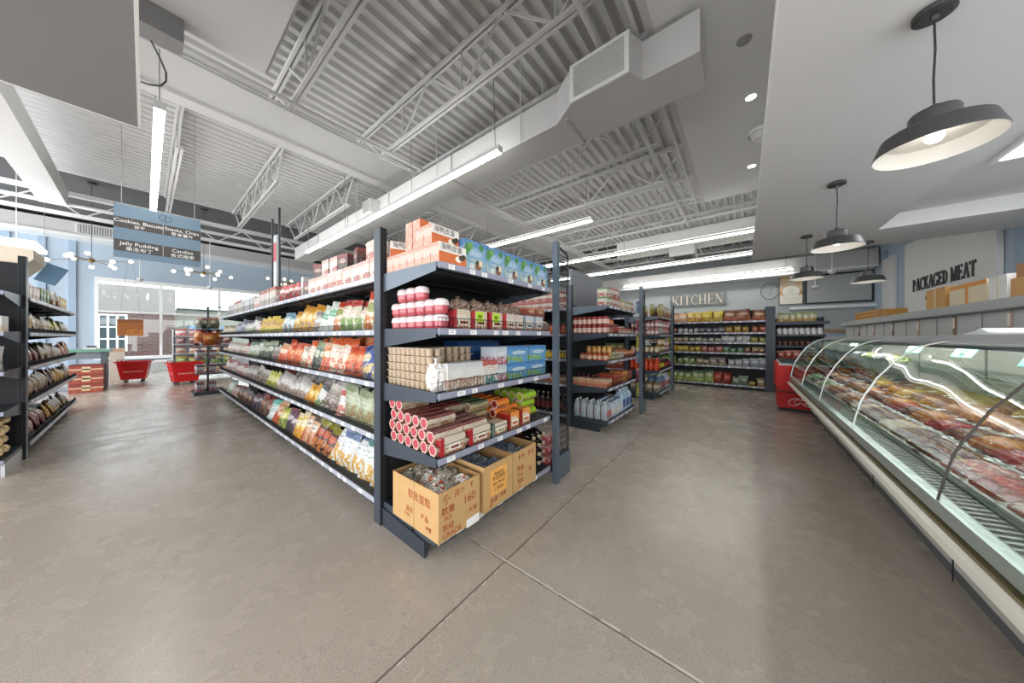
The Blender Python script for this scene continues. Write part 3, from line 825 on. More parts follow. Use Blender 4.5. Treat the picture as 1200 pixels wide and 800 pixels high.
orange3 = B('e07a2c', 'e2b38c', 'f5e2cf', 'c33a1c', h=.27)
bluecr = B('2f57a8', '23447f', 'e6dcb2', 'd9c27c', h=.27)
aqua = B('bfe4dc', '5fb8a4', 'f0f5f2', 'ffffff', h=.26)
dkgreen = B('4a5a4c', '8d9a78', 'c9cbb8', '37413b', h=.27)
greenwh = B('cfdcc8', '4b7a55', 'eef1ea', '8fb070', h=.27)
redwh = B('e6dfda', 'b8302e', 'f2efec', 'c0634e', h=.22)
cream = B('ded5c6', 'c7b9a2', 'f0ebe0', 'a88460', h=.23)
paleg = B('b4bda0', '7d8c68', 'd2d8c0', '8f7a48', wd=.24, h=.28, t=.04)
silver = B('b5aea6', '8f8a86', 'dedcd8', '8a6a58', h=.25)
silver2 = B('a69c92', 'd6cfc6', '6f6258', '5c4a40', h=.24)
yelcl = B('e1b32c', 'd9982a', 'f2dd93', 'b9651e', h=.22)
lime = B('c8c84a', 'a4ac2c', 'ecebb8', '7f8b22', h=.22)
whbl = B('e9ecea', '52709a', 'f6f7f6', 'd8a32c', wd=.23, h=.34, t=.1)
whbl2 = B('e4e9e4', '3f7f7a', 'f4f6f5', 'd9a92e', wd=.23, h=.34, t=.1)
blkred = B('33302e', '8e8f3a', 'c8402a', 'c97c3a', wd=.2, h=.32, t=.09)
orcr = B('d9a476', '4f3d34', 'f0e2d0', 'b9432a', wd=.2, h=.31, t=.09)
yelwh = B('e8c12e', 'e8dcb0', 'f5ecc8', 'd98a1f', h=.3)
purp = B('4a2a44', '6a2040', 'd8cfd6', '2a2230', h=.28)
yelgr = B('d5cf5a', '9fae3c', 'f0eec0', '5f7a2c', h=.26)
brown = B('6e4a3a', '8e2f28', 'c9a58c', '4a2c22', h=.27)
dark = B('2c2424', '541f1c', 'b98a5c', '7a3420', h=.24)
pinkw = B('e3cfcb', 'b84a48', 'f2e9e6', '8f5a44', h=.24)

F = dict(tilt=-.2, roll=.1, rj=.14, yaw=.22, yj=.22)
LN = 'long snack shelving, '
fr_ = 'from near post'
O1 = (-2.16, 1.07, 0)   # stock from the near end toward -X: s decreasing
def longrow(z, spec, where, **k): stock(O1, 0, z, 0, spec, where, where_g(where), frm=fr_, direction=-1, dep=.075, **k)
def where_g(w_): return 'bags on the '+w_
W2 = 'second long shelf down'; W3 = 'middle long shelf'; W4 = 'second long shelf up'; W5 = 'bottom long shelf'
def G(*a): return a
longrow(1.41, [G(2, redgreen2, .16, 'green-cream bag with red top,', F), G(3, redgreen, .16, 'cream-green bag with red top,', F), G(1, redgreen2, .17, 'red-topped cream bag,', F),
  G(2, greenw, .17, 'pale bag with green oval,', dict(F, roll=.2)), G(1, silver, .14, 'small grey clear bag,', F), G(4, yellow, .19, 'tall golden yellow bag,', F), G(3, teal, .16, 'light teal bag,', F),
  G(8, yellow2, .14, 'yellow bag,', F), G(2, redwh, .15, 'white and red bag,', F), G(5, whiteblk, .17, 'white and black bag,', F), G(3, greypil, .3, 'plump grey-blue bag,', F), G(10, olive, .16, 'small olive bag,', F)], W2, seed=1)
longrow(1.02, [G(1, aqua, .18, 'pale aqua bag,', F), G(1, bluecr, .19, 'blue and cream bag,', dict(F, roll=-.2)), G(2, orange, .17, 'orange chip bag,', dict(F, roll=.1)), G(2, orange2, .18, 'white and orange chip bag,', F),
  G(1, orange3, .16, 'light orange bag,', F), G(2, dkgreen, .16, 'dark green and grey bag,', dict(F, roll=.2)), G(1, orange2, .16, 'orange and white bag,', F), G(1, cream, .15, 'cream bag,', F), G(4, orange, .165, 'bright orange bag,', F), G(2, orange3, .16, 'pale orange bag,', F), G(2, silver2, .15, 'grey brown bag,', F),
  G(5, dkgreen, .15, 'dark green and white bag,', F), G(5, greenwh, .16, 'green and white bag,', F), G(3, redwh, .16, 'red and white bag,', F), G(9, cream, .16, 'cream bag,', F)], W3, seed=2)
stock(O1, 0, 1.02, -.15, [G(9, orange, .2, 'orange bag behind the front row,', dict(tilt=-.35, rj=.25, yj=.2, dz=.13)), G(2, brown, .2, 'brown bag behind the front row,', dict(tilt=-.35, rj=.25, dz=.1))], W3, 'upper orange bags on the middle shelf', frm=fr_, direction=-1, dep=.26, seed=5)
stock(O1, 0, 1.41, -.1, [G(6, redgreen, .19, 'red-topped bag behind the front row,', dict(tilt=-.2, rj=.2, dz=.05)), G(2, greenw, .2, 'pale bag behind the front row,', dict(tilt=-.2, rj=.15, dz=.02)), G(6, yellow, .2, 'yellow bag behind the front row,', dict(tilt=-.2, rj=.15))], W2, 'back row bags on the second shelf', frm=fr_, direction=-1, dep=.24, seed=6)
longrow(.63, [G(1, paleg, .2, 'pale green flat snack pouch,', dict(tilt=-.06, dep=-.01)), G(1, paleg, .22, 'pale green flat snack pouch,', dict(tilt=-.05)), G(2, paleg, .13, 'pale green flat snack pouch leaning,', dict(tilt=-.1, roll=.04)), G(1, redwh, .12, 'red and white bag,', F), G(3, silver2, .15, 'brown and silver bag,', dict(F, roll=.35)), G(1, whiteblk, .15, 'white and black bag,', dict(F, roll=.35)),
  G(2, yelcl, .17, 'yellow bag,', dict(F, roll=.4)), G(8, silver, .15, 'clear silvery bag,', dict(F, roll=.3)), G(3, lime, .17, 'lime yellow bag,', dict(F, roll=.4)), G(4, silver2, .16, 'brown and silver bag,', F), G(5, silver, .16, 'silvery bag,', F), G(6, redwh, .15, 'red and white bag,', F), G(7, pinkw, .16, 'pinkish white bag,', F)], W4, seed=3)
stock(O1, 0, .63, -.75, [G(11, silver, .2, 'silvery bag behind the front row,', dict(tilt=-.5, rj=.4, yj=.3, dz=.06)), G(4, brown, .2, 'brown bag behind the front row,', dict(tilt=-.4, rj=.3))], W4, 'back row bags on the lower shelf', frm=fr_, direction=-1, dep=.25, seed=8)
Fb = dict(tilt=-.42, roll=.06, rj=.08, yaw=.2, yj=.12)
longrow(.16, [G(2, whbl2, .225, 'large white-teal chip bag,', Fb), G(3, whbl, .2, 'large white-blue chip bag,', dict(Fb, roll=.1)), G(3, blkred, .16, 'black and red chip bag,', dict(Fb, roll=.15)), G(2, orcr, .17, 'orange and cream chip bag,', dict(Fb, roll=.15)), G(2, yelwh, .16, 'yellow and white bag,', Fb),
  G(2, purp, .15, 'dark purple bag,', Fb), G(2, yelgr, .17, 'yellow-green bag,', Fb), G(2, orange3, .15, 'orange bag,', Fb), G(2, aqua, .12, 'small mint green bag,', dict(Fb)), G(3, brown, .17, 'brown bag,', Fb), G(4, purp, .15, 'black purple bag,', Fb), G(9, dark, .13, 'dark red and yellow bag,', dict(tilt=-.2, rj=.05)), G(4, redwh, .15, 'white and red bag,', Fb), G(3, greenwh, .16, 'green and white bag,', Fb)], W5, seed=4)
# boxes on the top shelf
bxA = carton('d9c4b4', 'e3d6cc', 'efe8e0', 'c46a5c', .17, .2, .17, 'snack_box')
bxB = carton('e8dcd2', 'dcbcb0', 'f4eee8', 'b8706a', .17, .2, .17, 'snack_box')
bxD = carton('5c3a38', '8b2f30', 'c8b0a4', '2d2426', .13, .16, .16, 'snack_box')
bxE = carton('d8d2c6', 'b0604c', 'efece4', '9a9088', .07, .2, .25, 'biscuit_box')
bxF = carton('b8bcc0', 'e2e2e0', 'f0f0f0', '7c6c60', .08, .18, .23, 'biscuit_box')
bxR = bag('b3241f', 'd9352c', 'f3e8e4', '4c1a18', .2, .2, .12, name='snack_bag')
TG = 'boxes on top of the long shelving'
FX = dict(yj=.03)
stock(O1, 0, 1.81, 0, [G(4, bxB, .175, 'cream and pink snack box,', dict(yj=.02)), G(2, bxA, .172, 'tan snack box,', FX), G(3, bxB, .175, 'pale snack box,', FX), G(1, bxD, .14, 'dark brown box,', dict(yaw=.3)), G(1, bxF, .12, 'grey white box,', FX),
  G(5, bxR, .15, 'red and brown topped snack bag,', F), G(2, bxD, .14, 'dark brown box,', FX), G(11, bxE, .085, 'thin cream biscuit box,', FX), G(2, bxA, .18, 'tan snack box,', FX), G(10, bxF, .1, 'pale grey biscuit box,', FX), G(8, bxE, .09, 'thin cream biscuit box,', FX), G(6, bxF, .12, 'pale grey biscuit box,', FX)], 'top long shelf', TG, frm=fr_, direction=-1, dep=.04, seed=9)
stock(O1, 0, 1.98, -.1, [G(1, bxA, .3, 'tan snack box on the second layer,', dict(yj=.1)), G(2, bxD, .26, 'dark printed box on the second layer,', dict(yj=.3)), G(2, bxB, .2, 'pale pink box on the second layer,', FX), G(1, bxD, .2, 'dark brown box on the second layer,', dict(yaw=.5))], 'top long shelf', TG, frm=fr_, direction=-1, dep=.08, seed=10)

# left gondola aisle face (+Y): frame rz = pi, s runs from far (-X)... origin at near post
OL = (-6.36, -.82, 0)
LL = 'left aisle shelving'
tan = B('cdb084', 'b58a54', 'ece0c8', 'c9622e', wd=.26, h=.3, t=.12)
tan2 = B('c9b9a0', '9c8468', 'e8e0d4', '8f6a44', wd=.24, h=.27, t=.1)
whn = B('e4e2dc', 'c9bfae', 'f3f2ee', 'c99a5c', wd=.2, h=.25)
redbr = B('9a3a34', '6f8f4c', 'd8c8b8', '5c2a24', wd=.22, h=.27)
def lrow(z, spec, where, **k): stock(OL, pi, z, 0, spec, where+' of left shelving', 'bags on the left aisle shelving', frm='from near post', dep=.075, **k)
lrow(1.41, [G(2, tan, .3, 'tan noodle bag,', F), G(3, tan2, .22, 'beige noodle bag,', F), G(3, whn, .19, 'white noodle bag,', F), G(4, yelgr, .19, 'yellow-green bag,', F), G(4, cream, .2, 'cream bag,', F)], 'second shelf down', seed=21)
lrow(1.02, [G(5, redbr, .2, 'red and green bag,', F), G(5, tan2, .2, 'beige bag,', F), G(4, cream, .18, 'cream bag,', F), G(4, orange3, .18, 'orange bag,', F)], 'middle shelf', seed=22)
lrow(.63, [G(4, whn, .2, 'white bag,', dict(F, roll=.3)), G(4, tan2, .17, 'beige bag,', F), G(3, brown, .17, 'brown bag,', F), G(5, yelcl, .18, 'yellow bag,', F), G(3, whn, .2, 'white bag,', F)], 'second shelf from the bottom', seed=23)
lrow(.16, [G(2, purp, .18, 'dark blue bag,', Fb), G(3, pinkw, .18, 'pinkish bag,', Fb), G(4, redbr, .18, 'red and brown bag,', Fb), G(3, yelcl, .18, 'yellow bag,', Fb), G(7, whn, .2, 'white bag,', Fb)], 'bottom shelf', seed=24)
stock(OL, pi, 1.81, 0, [G(1, carton('efe6dc', 'e8c9b8', 'f6f2ec', 'd0a890', .24, .2, .19, 'snack_box'), .25, 'cream box on the lower layer,', dict(stack=2, sh=.195)), G(3, bxB, .2, 'white and tan box,', FX), G(3, carton('6c8f58', '8fae6c', 'dfe8d0', '486a38', .14, .16, .2, 'snack_box'), .2, 'green box,', FX), G(3, whn, .2, 'white bag,', F), G(4, carton('e2b92c', 'd0a020', 'f2e4a8', 'b0801c', .2, .16, .2, 'snack_box'), .21, 'yellow box,', FX)], 'top of left shelving', 'goods on top of the left aisle shelving', frm='from near post', dep=.03, seed=25)
# left end bay
OE = (-5.62, -.87, 0)
def erow(z, spec, where, **k): stock(OE, pi/2, z, 0, spec, where+' of left end bay', 'goods on the left end bay', frm='from post', dep=k.pop('dep', .06), direction=-1, **k)
noodle = carton('cdb082', '8c6a48', 'e8dcc8', 'b98a50', .19, .13, .085, 'noodle_pack', 'pack')
noodle2 = clear_pack('c9a878', .19, .15, .1, 'noodle_pack')
erow(.16, [G(4, noodle2, .2, 'clear noodle pack,', dict(stack=4, sh=.1, yj=.1, rows=2, rd=.18)), ], 'bottom shelf', seed=31)
erow(1.02, [G(3, B('d8d8d6', 'b9bcc0', 'efefee', '9a9c9a', wd=.3, h=.26, t=.14), .32, 'silvery bag,', F)], 'middle shelf', seed=32, dep=.2)
erow(1.41, [G(1, carton('e6e8e4', 'dfe4e0', 'f4f6f4', 'd8c0a0', .24, .2, .16, 'snack_box'), .26, 'white box,', FX), G(4, B('7d9a5c', '56703a', 'd9c9a0', 'c46a3a', wd=.22, h=.28, t=.1), .2, 'green and tan bag,', F)], 'second shelf down', seed=33, dep=.12)

# ================================================================ goods on the nearest end bay
E1 = (-1.42, 1.08, 0); H2 = pi/2
def e1(z, spec, where, grp, **k): return stock(E1, H2, z, k.pop('s0', .03), spec, where, grp, frm=k.pop('frm', 'from near corner'), **k)
INK = M('2c2622', .6)
def egg_carton():
    b = MB(); wd, dp, h = .215, .082, .122
    pk = art('e6cdc0', 'd9a894', 'efe0d8', 'dda890', .5, bump=0); orr = M('d2703a', .5, var=.1, bscale=30); wh = M('e9e6df', .5)
    b.box(-wd/2, .001, 0, wd/2, dp, h, pk)
    b.box(-wd/2, -.0002, 0, wd/2, .001, h*.55, orr); b.box(-wd/2, -.0002, h*.55, wd/2, .001, h, wh)
    b.box(-wd/2, 0, h, wd/2, dp, h+.001, orr)
    # egg picture
    for i, (cx_, r, c) in enumerate(((.045, .02, 'f2ead8'), (.07, .018, '4a3a30'), (.088, .014, '3a2e28'))):
        b.add([(cx_+r*1.3*cos(a*pi/8), -.0006-i*.0001, .04+i*.012+r*sin(a*pi/8)) for a in range(16)], [tuple(range(16))], M(c, .5))
    return Pr('egg_carton', 'box', b.mesh('egg_carton'))
EGG = egg_carton()
n = 0
def egg(s, d, z, lab, rz=0, tx=True, rx=0):
    x, y = E1[0]-d, E1[1]+s
    o = place(EGG, (x, y, z), H2+rz, lab, 'orange and white egg cartons on the top shelf', tilt=rx)
    if tx: text('lettering', '海鸭皮蛋', .042, (-.01, -.0012, .095), (pi/2, 0, 0), INK, o, ext=.0002)
    return o
for k in range(7):
    egg(.115, .0+k*.086, 1.812, 'pink-sided egg carton, %s back from the front edge, bottom row on top shelf' % ordw(k+1), tx=k == 0)
egg(.115, .07, 1.936, 'egg carton with black lettering on the upper layer, just behind the front edge', tx=True)
egg(.115, .156, 1.936, 'egg carton on the upper layer, middle of the row')
o = egg(.06, .36, 2.045, 'egg carton standing on end, taller one on the upper layer', rz=0, tx=False); o.rotation_euler = (0, pi/2, H2)
o = egg(.06, .27, 2.045, 'egg carton standing on end, nearer the front, upper layer', rz=0, tx=False); o.rotation_euler = (0, pi/2, H2)
egg(.125, .545, 1.936, 'tilted egg carton beside the post on the upper layer', rz=-.35)
def coco_case():
    b = MB(); wd, dp, h = .2, .16, .205
    b.box(-wd/2, 0, 0, wd/2, dp, h, art('8db9dc', '5c97d0', 'c4dfee', 'b9d3cf', .45, bump=0))
    for (cx_, cz, r, c) in ((-.07, .15, .028, '4f8a48'), (-.045, .165, .022, '6fa35a'), (-.08, .12, .02, '5f9650'), (.055, .17, .022, '4f8a48'), (.03, .04, .03, '8a5f48'), (.045, .06, .02, 'e7d2b0'), (.02, .06, .016, '3c2f2c'), (-.03, .03, .022, 'd6ddd6')):
        n_ = 9
        b.add([(cx_+r*(1+.25*(k % 2))*cos(2*pi*k/n_), -.0006-cz*.001, cz+r*(1+.25*(k % 2))*sin(2*pi*k/n_)) for k in range(n_)], [tuple(range(n_))], M(c, .5))
    return Pr('drink_case', 'box', b.mesh('drink_case'))
COCO = coco_case()
e1(1.81, [G(5, COCO, .206, 'light blue palm-leaf drink case,', dict(rows=2, rd=.17, yj=.02))], 'top of near end bay', 'blue drink cases on the top shelf', s0=.232, frm='from egg cartons')
# cases' printed front text
# second shelf: tubs and cookie packs
def tub():
    b = MB(); r = .047; c = M('b8505a', .2, spec=.8, var=.5, bscale=70); w_ = M('e4d6d6', .15, spec=.9)
    b.lathe([(.001, 0), (r*.8, 0), (r*.95, .02), (r, .05)], c, 16, cy_=r); b.lathe([(r, .05), (r*1.05, .055), (r*1.05, .062), (r*.92, .085), (r*.6, .094), (.001, .096)], w_, 16, cy_=r)
    return Pr('jelly_tub', 'tub', b.mesh('jelly_tub'))
TUB = tub()
e1(1.41, [G(1, TUB, .1, 'clear tub with red sweets,', dict(rows=6, rd=.1, stack=2, sh=.097))], 'second shelf', 'clear tubs of red sweets', frm='from near corner')
e1(1.604, [G(1, TUB, .1, 'clear tub with red sweets, topmost layer,', dict(rows=3, rd=.11, dep=.2))], 'second shelf', 'clear tubs of red sweets', frm='from near corner')
def cookie_pack(side, front, sticker=None, ink='7a2c28', wd=.15, dp=.22, h=.13):
    def f():
        b = MB(); e = .012
        b.prism([(-wd/2, 0), (wd/2, 0), (wd/2, h-e), (wd/2-e, h), (-wd/2+e, h), (-wd/2, h-e)], 'y', 0.001, dp, art(front, front, 'efe6d8', 'b87a5c', .3, bump=.3))
        b.prism([(-wd/2, 0), (-wd/2+.028, 0), (-wd/2+.028, h), (-wd/2+e, h), (-wd/2, h-e)], 'y', -.001, dp+.001, M(side, .3))
        b.box(-wd/2-.0008, .004, .004, -wd/2, dp-.004, h-e, M(side, .3, var=.3, bscale=50))
        b.box(-.03, -.0016, h*.2, .055, 0, h*.55, M('efe3d0', .4, var=.3, bscale=120))
        b.box(-.02, -.0022, h*.28, .045, -.001, h*.42, M(ink, .5))
        if sticker: b.prism([(-.035, -.004), (.03, -.004), (.03, -.0015), (-.035, -.0015)], 'z', h*.42, h*.95, M(sticker, .4)); b.box(-.02, -.0048, h*.6, .015, -.004, h*.8, M('5f7a10', .5))
        return Pr('cookie_pack', 'pack', b.mesh('cookie_pack'))
    return cached(('cp', side, front, sticker, ink, wd, h), f)
cpA = cookie_pack('a82c34', 'dccdb4'); cpG = cookie_pack('a8242c', 'e3cdb2', 'b6dc28'); cpR = cookie_pack('b52a30', 'e2d2cc'); cpS = cookie_pack('8a929c', 'd2d8de', ink='5c6f8c'); cpB = clear_pack('7a6452', .15, .15, .1, 'snack_pack')
e1(1.41, [G(1, cpA, .15, 'cream cookie pack with dark red side,', {}), G(2, cpG, .17, 'cookie pack with lime green sticker,', {}), G(1, cpR, .16, 'white cookie pack with red side,', {}), G(1, cpR, .1, 'narrow reddish cookie pack,', {}), G(2, cpS, .15, 'grey and white cookie pack,', {}), G(1, cpB, .15, 'small silver brown pack,', {})], 'second shelf', 'cookie packs', s0=.14, frm='from the tubs')
e1(1.54, [G(5, cpB, .16, 'brown snack pack on top,', dict(dep=.16, yj=.1)), G(2, carton('b0563c', 'd9a07c', 'e8c9b0', '6a3a2c', .14, .12, .1), .16, 'reddish snack box on top,', dict(dep=.12))], 'second shelf', 'snack packs stacked behind the cookie packs', s0=.3, frm='from the tubs')
# third shelf: pudding packs, white cartons, blue boxes
def pudding():
    b = MB(); m = M('b9a48c', .25, var=.25, bscale=50, spec=.7); l = M('d9cbb8', .3)
    for i in range(2):
        for k in range(3): b.lathe([(.001, 0), (.021, 0), (.026, .045), (.028, .047), (.028, .05), (.001, .052)], m, 10, -.03+i*.06, .028+k*.057)
    b.box(-.06, 0, .047, .06, .17, .0495, l)
    return Pr('pudding_pack', 'pack', b.mesh('pudding_pack'))
PUD = pudding()
e1(1.02, [G(1, PUD, .125, 'beige six-cup pudding pack,', dict(rows=3, rd=.175, stack=5, sh=.054, dep=.1)), G(3, PUD, .125, 'beige six-cup pudding pack,', dict(rows=2, rd=.175, stack=5, sh=.054, dep=.22))], 'third shelf', 'stacked beige pudding packs', s0=.02, frm='from near end')
wc = carton('e9e7e2', 'd9dcdf', 'f4f3ef', 'c9a088', .155, .1, .17, 'drink_carton'); wc2 = carton('e6e0d6', 'c2504c', 'f3efe8', '4a8f8c', .16, .1, .17, 'drink_carton'); gb_ = carton('d0d8e2', 'c9d2dc', 'eef0f2', 'b0525a', .14, .15, .13, 'drink_carton')
blb = carton('5aa0d6', '3f86c8', 'dcecf2', '7fb050', .27, .2, .132, 'blue_drink_box')
yog = clear_pack('d9d4cc', .1, .12, .17, 'yoghurt_bag')
e1(1.02, [G(1, yog, .06, 'clear bag of white cups,', dict(rows=1, dep=.015)), G(2, wc, .158, 'white printed drink carton,', {}), G(1, wc2, .16, 'cream drink carton with red top,', {})], 'third shelf', 'white drink cartons', s0=.03, frm='from near end')
e1(1.02, [G(1, gb_, .15, 'grey-white box beside the blue boxes,', dict(stack=2, sh=.134)), G(2, blb, .285, 'sky blue drink box,', dict(stack=2, sh=.134))], 'third shelf', 'sky blue drink boxes', s0=.53, frm='from white cartons')
place(cached('bigblue', lambda: carton('2a62a8', '1f5596', '4f84c0', '2a62a8', .5, .2, .16, 'blue_box')), (-1.83, 1.85, 1.17), H2, 'deep blue box lying at the back of the third shelf', None)
# fourth shelf: cookie rolls
def roll(end, side, ink, L=.225, r=.042, n=6, name='cookie_roll'):
    def f():
        b = MB(); m = art(side, ink, side, 'a87c58', .3, bump=.3)
        P = [(r+r*cos(2*pi*k/n+pi/n*(n == 6)*0), r+r*sin(2*pi*k/n)) for k in range(n)]
        b.prism(P, 'x', -L/2, L/2, m, n > 8)
        for sg in (-1, 1):
            for q, (rr_, mm) in enumerate(((.93, M('d9b9b4', .15, spec=.9)), (.72, M(end, .25, var=.4, bscale=90)))):
                x = sg*(L/2+.0006*(q+1)); v = [(x, r+r*rr_*cos(2*pi*k/n), r+r*rr_*sin(2*pi*k/n)) for k in range(n)]
                b.add(v, [tuple(range(n)) if sg > 0 else tuple(range(n))[::-1]], mm)
        b.box(-L*.28, r*.2, r*1.5, L*.28, r*.3, r*1.6, M(ink, .5))
        return Pr(name, 'roll', b.mesh(name))
    return cached(('roll', end, side, ink, L, r, n), f)
rlA = roll('b84a56', 'dccbb6', '7a2c2c'); rlC = roll('8a7a58', 'cdb98c', '4c6a4a', .19); rlO = roll('7a1c1c', 'ff9a2c', 'e8701c', .14); rlG = roll('9cc22c', 'b4e034', '8fbc24', .2, .045, 14, 'green_roll')
for c_, (proto, s, wrd, cols) in enumerate(((rlA, .115, 'red-ended cream cookie roll', 6), (rlA, .35, 'red-ended cream cookie roll, further column', 6), (rlC, .55, 'tan and green cookie roll', 5), (rlO, .73, 'orange cookie roll with dark red ends', 5), (rlO, .88, 'orange cookie roll, last orange column', 5), (rlG, 1.1, 'lime green roll', 5))):
    for k in range(cols):
        nl = 2 if k < 1 else (3 if k < 4 else 4)
        if c_ in (1,): nl = 2 if k < 3 else 3
        if c_ == 2: nl = 1 if k < 2 else 3
        if c_ == 3: nl = 1 if k < 1 else 3
        if c_ == 4: nl = 1 if k < 1 else 2
        if c_ == 5: nl = 2 if k == 0 else 3
        if c_ == 5 and k == 0: continue
        for l in range(nl):
            place(proto, (-1.435-k*.088-(l % 2)*.02, 1.08+s, .633+l*.074), H2, '%s, %s back, %s, fourth shelf' % (wrd, ordw(k+1), ['bottom layer', 'second layer', 'third layer', 'top layer'][l]), 'rolls on the fourth shelf of the near end bay')
cb1 = cookie_pack('a8242c', 'e9dcc8', wd=.2, dp=.1, h=.11); cb2 = cookie_pack('5f7a70', 'e6dcc4', ink='4f7a4a', wd=.17, dp=.1, h=.09); cb3 = cookie_pack('8a1c1c', 'ff9a30', ink='b4501c', wd=.14, dp=.1, h=.135)
# boxes of the same cookies along the front edge
for s, p, l, dz in ((.125, cb1, 'cream cookie box with dark red end, nearest on the fourth shelf', 0), (.365, cb1, 'cream cookie box with dark red end, second on the fourth shelf', 0), (.57, cb2, 'cream and green cookie box in the middle of the fourth shelf', 0), (.74, cb3, 'orange cookie box, first of two on the fourth shelf', 0), (.895, cb3, 'orange cookie box, second of two on the fourth shelf', 0)):
    place(p, (-1.428, 1.08+s, .635+dz), H2, l, 'cookie boxes along the fourth shelf edge')
# ---- cardboard boxes on the base shelf
CB = M('c6a06c', .8, var=.06, bscale=12); CBI = M('a98456', .85); INKR = M('a8482c', .8)
def cardboard(name, label, x0, y0, x1, y1, h, z=.164):
    """open topped box, near faces +X and -Y"""
    t = MB(); w_ = .006; L = x1-x0; W = y1-y0
    t.box(0, 0, 0, L, W, .005, CB)
    for (a, b_, c, d) in ((0, 0, L, w_), (0, W-w_, L, W), (0, w_, w_, W-w_), (L-w_, w_, L, W-w_)): t.box(a, b_, .005, c, d, h, CB)
    for (a, b_, c, d) in ((w_, w_, L-w_, w_+.001), (w_, W-w_-.001, L-w_, W-w_), (w_, w_, w_+.001, W-w_), (L-w_-.001, w_, L-w_, W-w_)): t.box(a, b_, .006, c, d, h-.001, CBI)
    t.box(L*.49, -.0006, 0, L*.51, 0, h, M('b8925e', .8))
    return link(name, t.mesh(name), None, (x0, y0, z), None, label=label, category='box', group='open cardboard boxes on the base shelf')
def arrows(par, x, y, z, face, s=.03):
    b = MB()
    if face == 'x':
        for dy in (0, s*1.3): b.box(x, y+dy+s*.4, z, x+.0006, y+dy+s*.6, z+s*.9, INKR); b.add([(x+.0006, y+dy, z+s*.7), (x+.0006, y+dy+s, z+s*.7), (x+.0006, y+dy+s*.5, z+s*1.5)], [(0, 1, 2)], INKR)
    return b.build('printed_arrows', par)
c1 = cardboard('cardboard_box', 'open cardboard box printed 160 PCS, nearest corner, filled with clear food bags', -1.87, 1.05, -1.375, 1.385, .29)
L = .495
def tx(par, s, size, y, z, face='x', **k):
    if face == 'x': return text('lettering', s, size, (L+.0012, y, z), (pi/2, 0, pi/2), INKR, par, ext=.0003, **k)
    return text('lettering', s, size, (y, -.0012, z), (pi/2, 0, 0), INKR, par, ext=.0003, **k)
tx(c1, '☂', .06, .06, .235); tx(c1, '开↑', .05, .16, .24); tx(c1, 'Y', .05, .26, .25)
tx(c1, '数量', .05, .07, .17); tx(c1, '160', .07, .24, .175); tx(c1, 'PCS', .035, .07, .125); tx(c1, '大米', .04, .27, .09)
tx(c1, '等级', .045, .07, .07); tx(c1, 'GRADE', .045, .1, .025)
tx(c1, '软批蛋糕', .06, .3, .2, 'y'); tx(c1, '品名', .04, .2, .1, 'y'); tx(c1, 'P.M.', .035, .18, .06, 'y'); tx(c1, '产品', .04, .36, .1, 'y'); tx(c1, '净重', .03, .4, .05, 'y')
MB().box(L+.001, .215, -.012, L+.004, .325, .04, TAG).build('price_card', c1)
c2 = cardboard('cardboard_box', 'open cardboard box with orange handwritten price sheet, full of dark blue pouches', -1.87, 1.425, -1.375, 1.735, .31)
MB().box(L+.001, .06, .09, L+.002, .24, .27, M('f0b05c', .7)).build('price_sheet', c2)
for q, (s, z) in enumerate((('Special', .235), ('今日特价', .2), ('dry food', .165), ('1.50/lb', .125))):
    text('handwriting', s, .036, (L+.003, .15, z), (pi/2, 0, pi/2), INK, c2, ext=.0002)
tx(c2, '数量', .04, .1, .055); tx(c2, '净重', .035, .2, .06); tx(c2, '中', .04, .07, .02)
c3 = cardboard('cardboard_box', 'open cardboard box with red arrows, third along the base shelf', -1.87, 1.745, -1.375, 2.05, .31)
arrows(c3, L, .06, .23, 'x', .035); arrows(c3, L, .19, .23, 'x', .035)
tx(c3, '食品', .045, .09, .17); tx(c3, '小心', .04, .09, .12); tx(c3, '轻放', .04, .09, .07); tx(c3, '等', .045, .22, .12); tx(c3, 'A', .04, .08, .03)
r = random.Random(12)
fm = clear_pack('c9beb4', .14, .13, .09, 'clear_food_bag'); fm2 = clear_pack('7d7466', .13, .13, .1, 'clear_food_bag'); fm3 = clear_pack('c08c74', .09, .1, .06, 'clear_food_bag')
dk = clear_pack('4a5567', .12, .12, .08, 'dark_pouch'); dk2 = clear_pack('59636f', .1, .12, .07, 'dark_pouch')
k = 0
for gx in range(4):
    for gy in range(3):
        for lz in range(2):
            k += 1
            p = fm2 if (gx == 0 and lz) or (gx+gy) % 4 == 0 else (fm3 if r.random() < .25 else fm)
            place(p, (-1.79+gx*.105+r.uniform(-.008, .008), 1.07+gy*.085, .19+lz*.135+r.uniform(0, .03)), r.uniform(-.3, .3), 'clear food bag in the nearest cardboard box, %s layer, %s, %s' % (['lower', 'top'][lz], ['rear', 'second from rear', 'second from front', 'front'][gx], ['near side', 'middle', 'far side'][gy]), 'clear food bags in the nearest cardboard box', r.uniform(-.3, .2), r.uniform(-.25, .25))
for (y0, nm) in ((1.45, 'the orange price sheet box'), (1.77, 'the red arrow box')):
    for gx in range(4):
        for gy in range(2):
            for lz in range(3):
                place(dk if r.random() < .6 else dk2, (-1.79+gx*.105+r.uniform(-.008, .008), y0+gy*.115, .18+lz*.085+r.uniform(0, .03)), r.uniform(-.3, .3), 'dark pouch in '+nm+', %s layer, %s, %s side' % (['lower', 'middle', 'top'][lz], ['rear', 'mid-rear', 'mid-front', 'front'][gx], ['near', 'far'][gy]), 'dark pouches in '+nm, r.uniform(-.3, .2), r.uniform(-.25, .25))
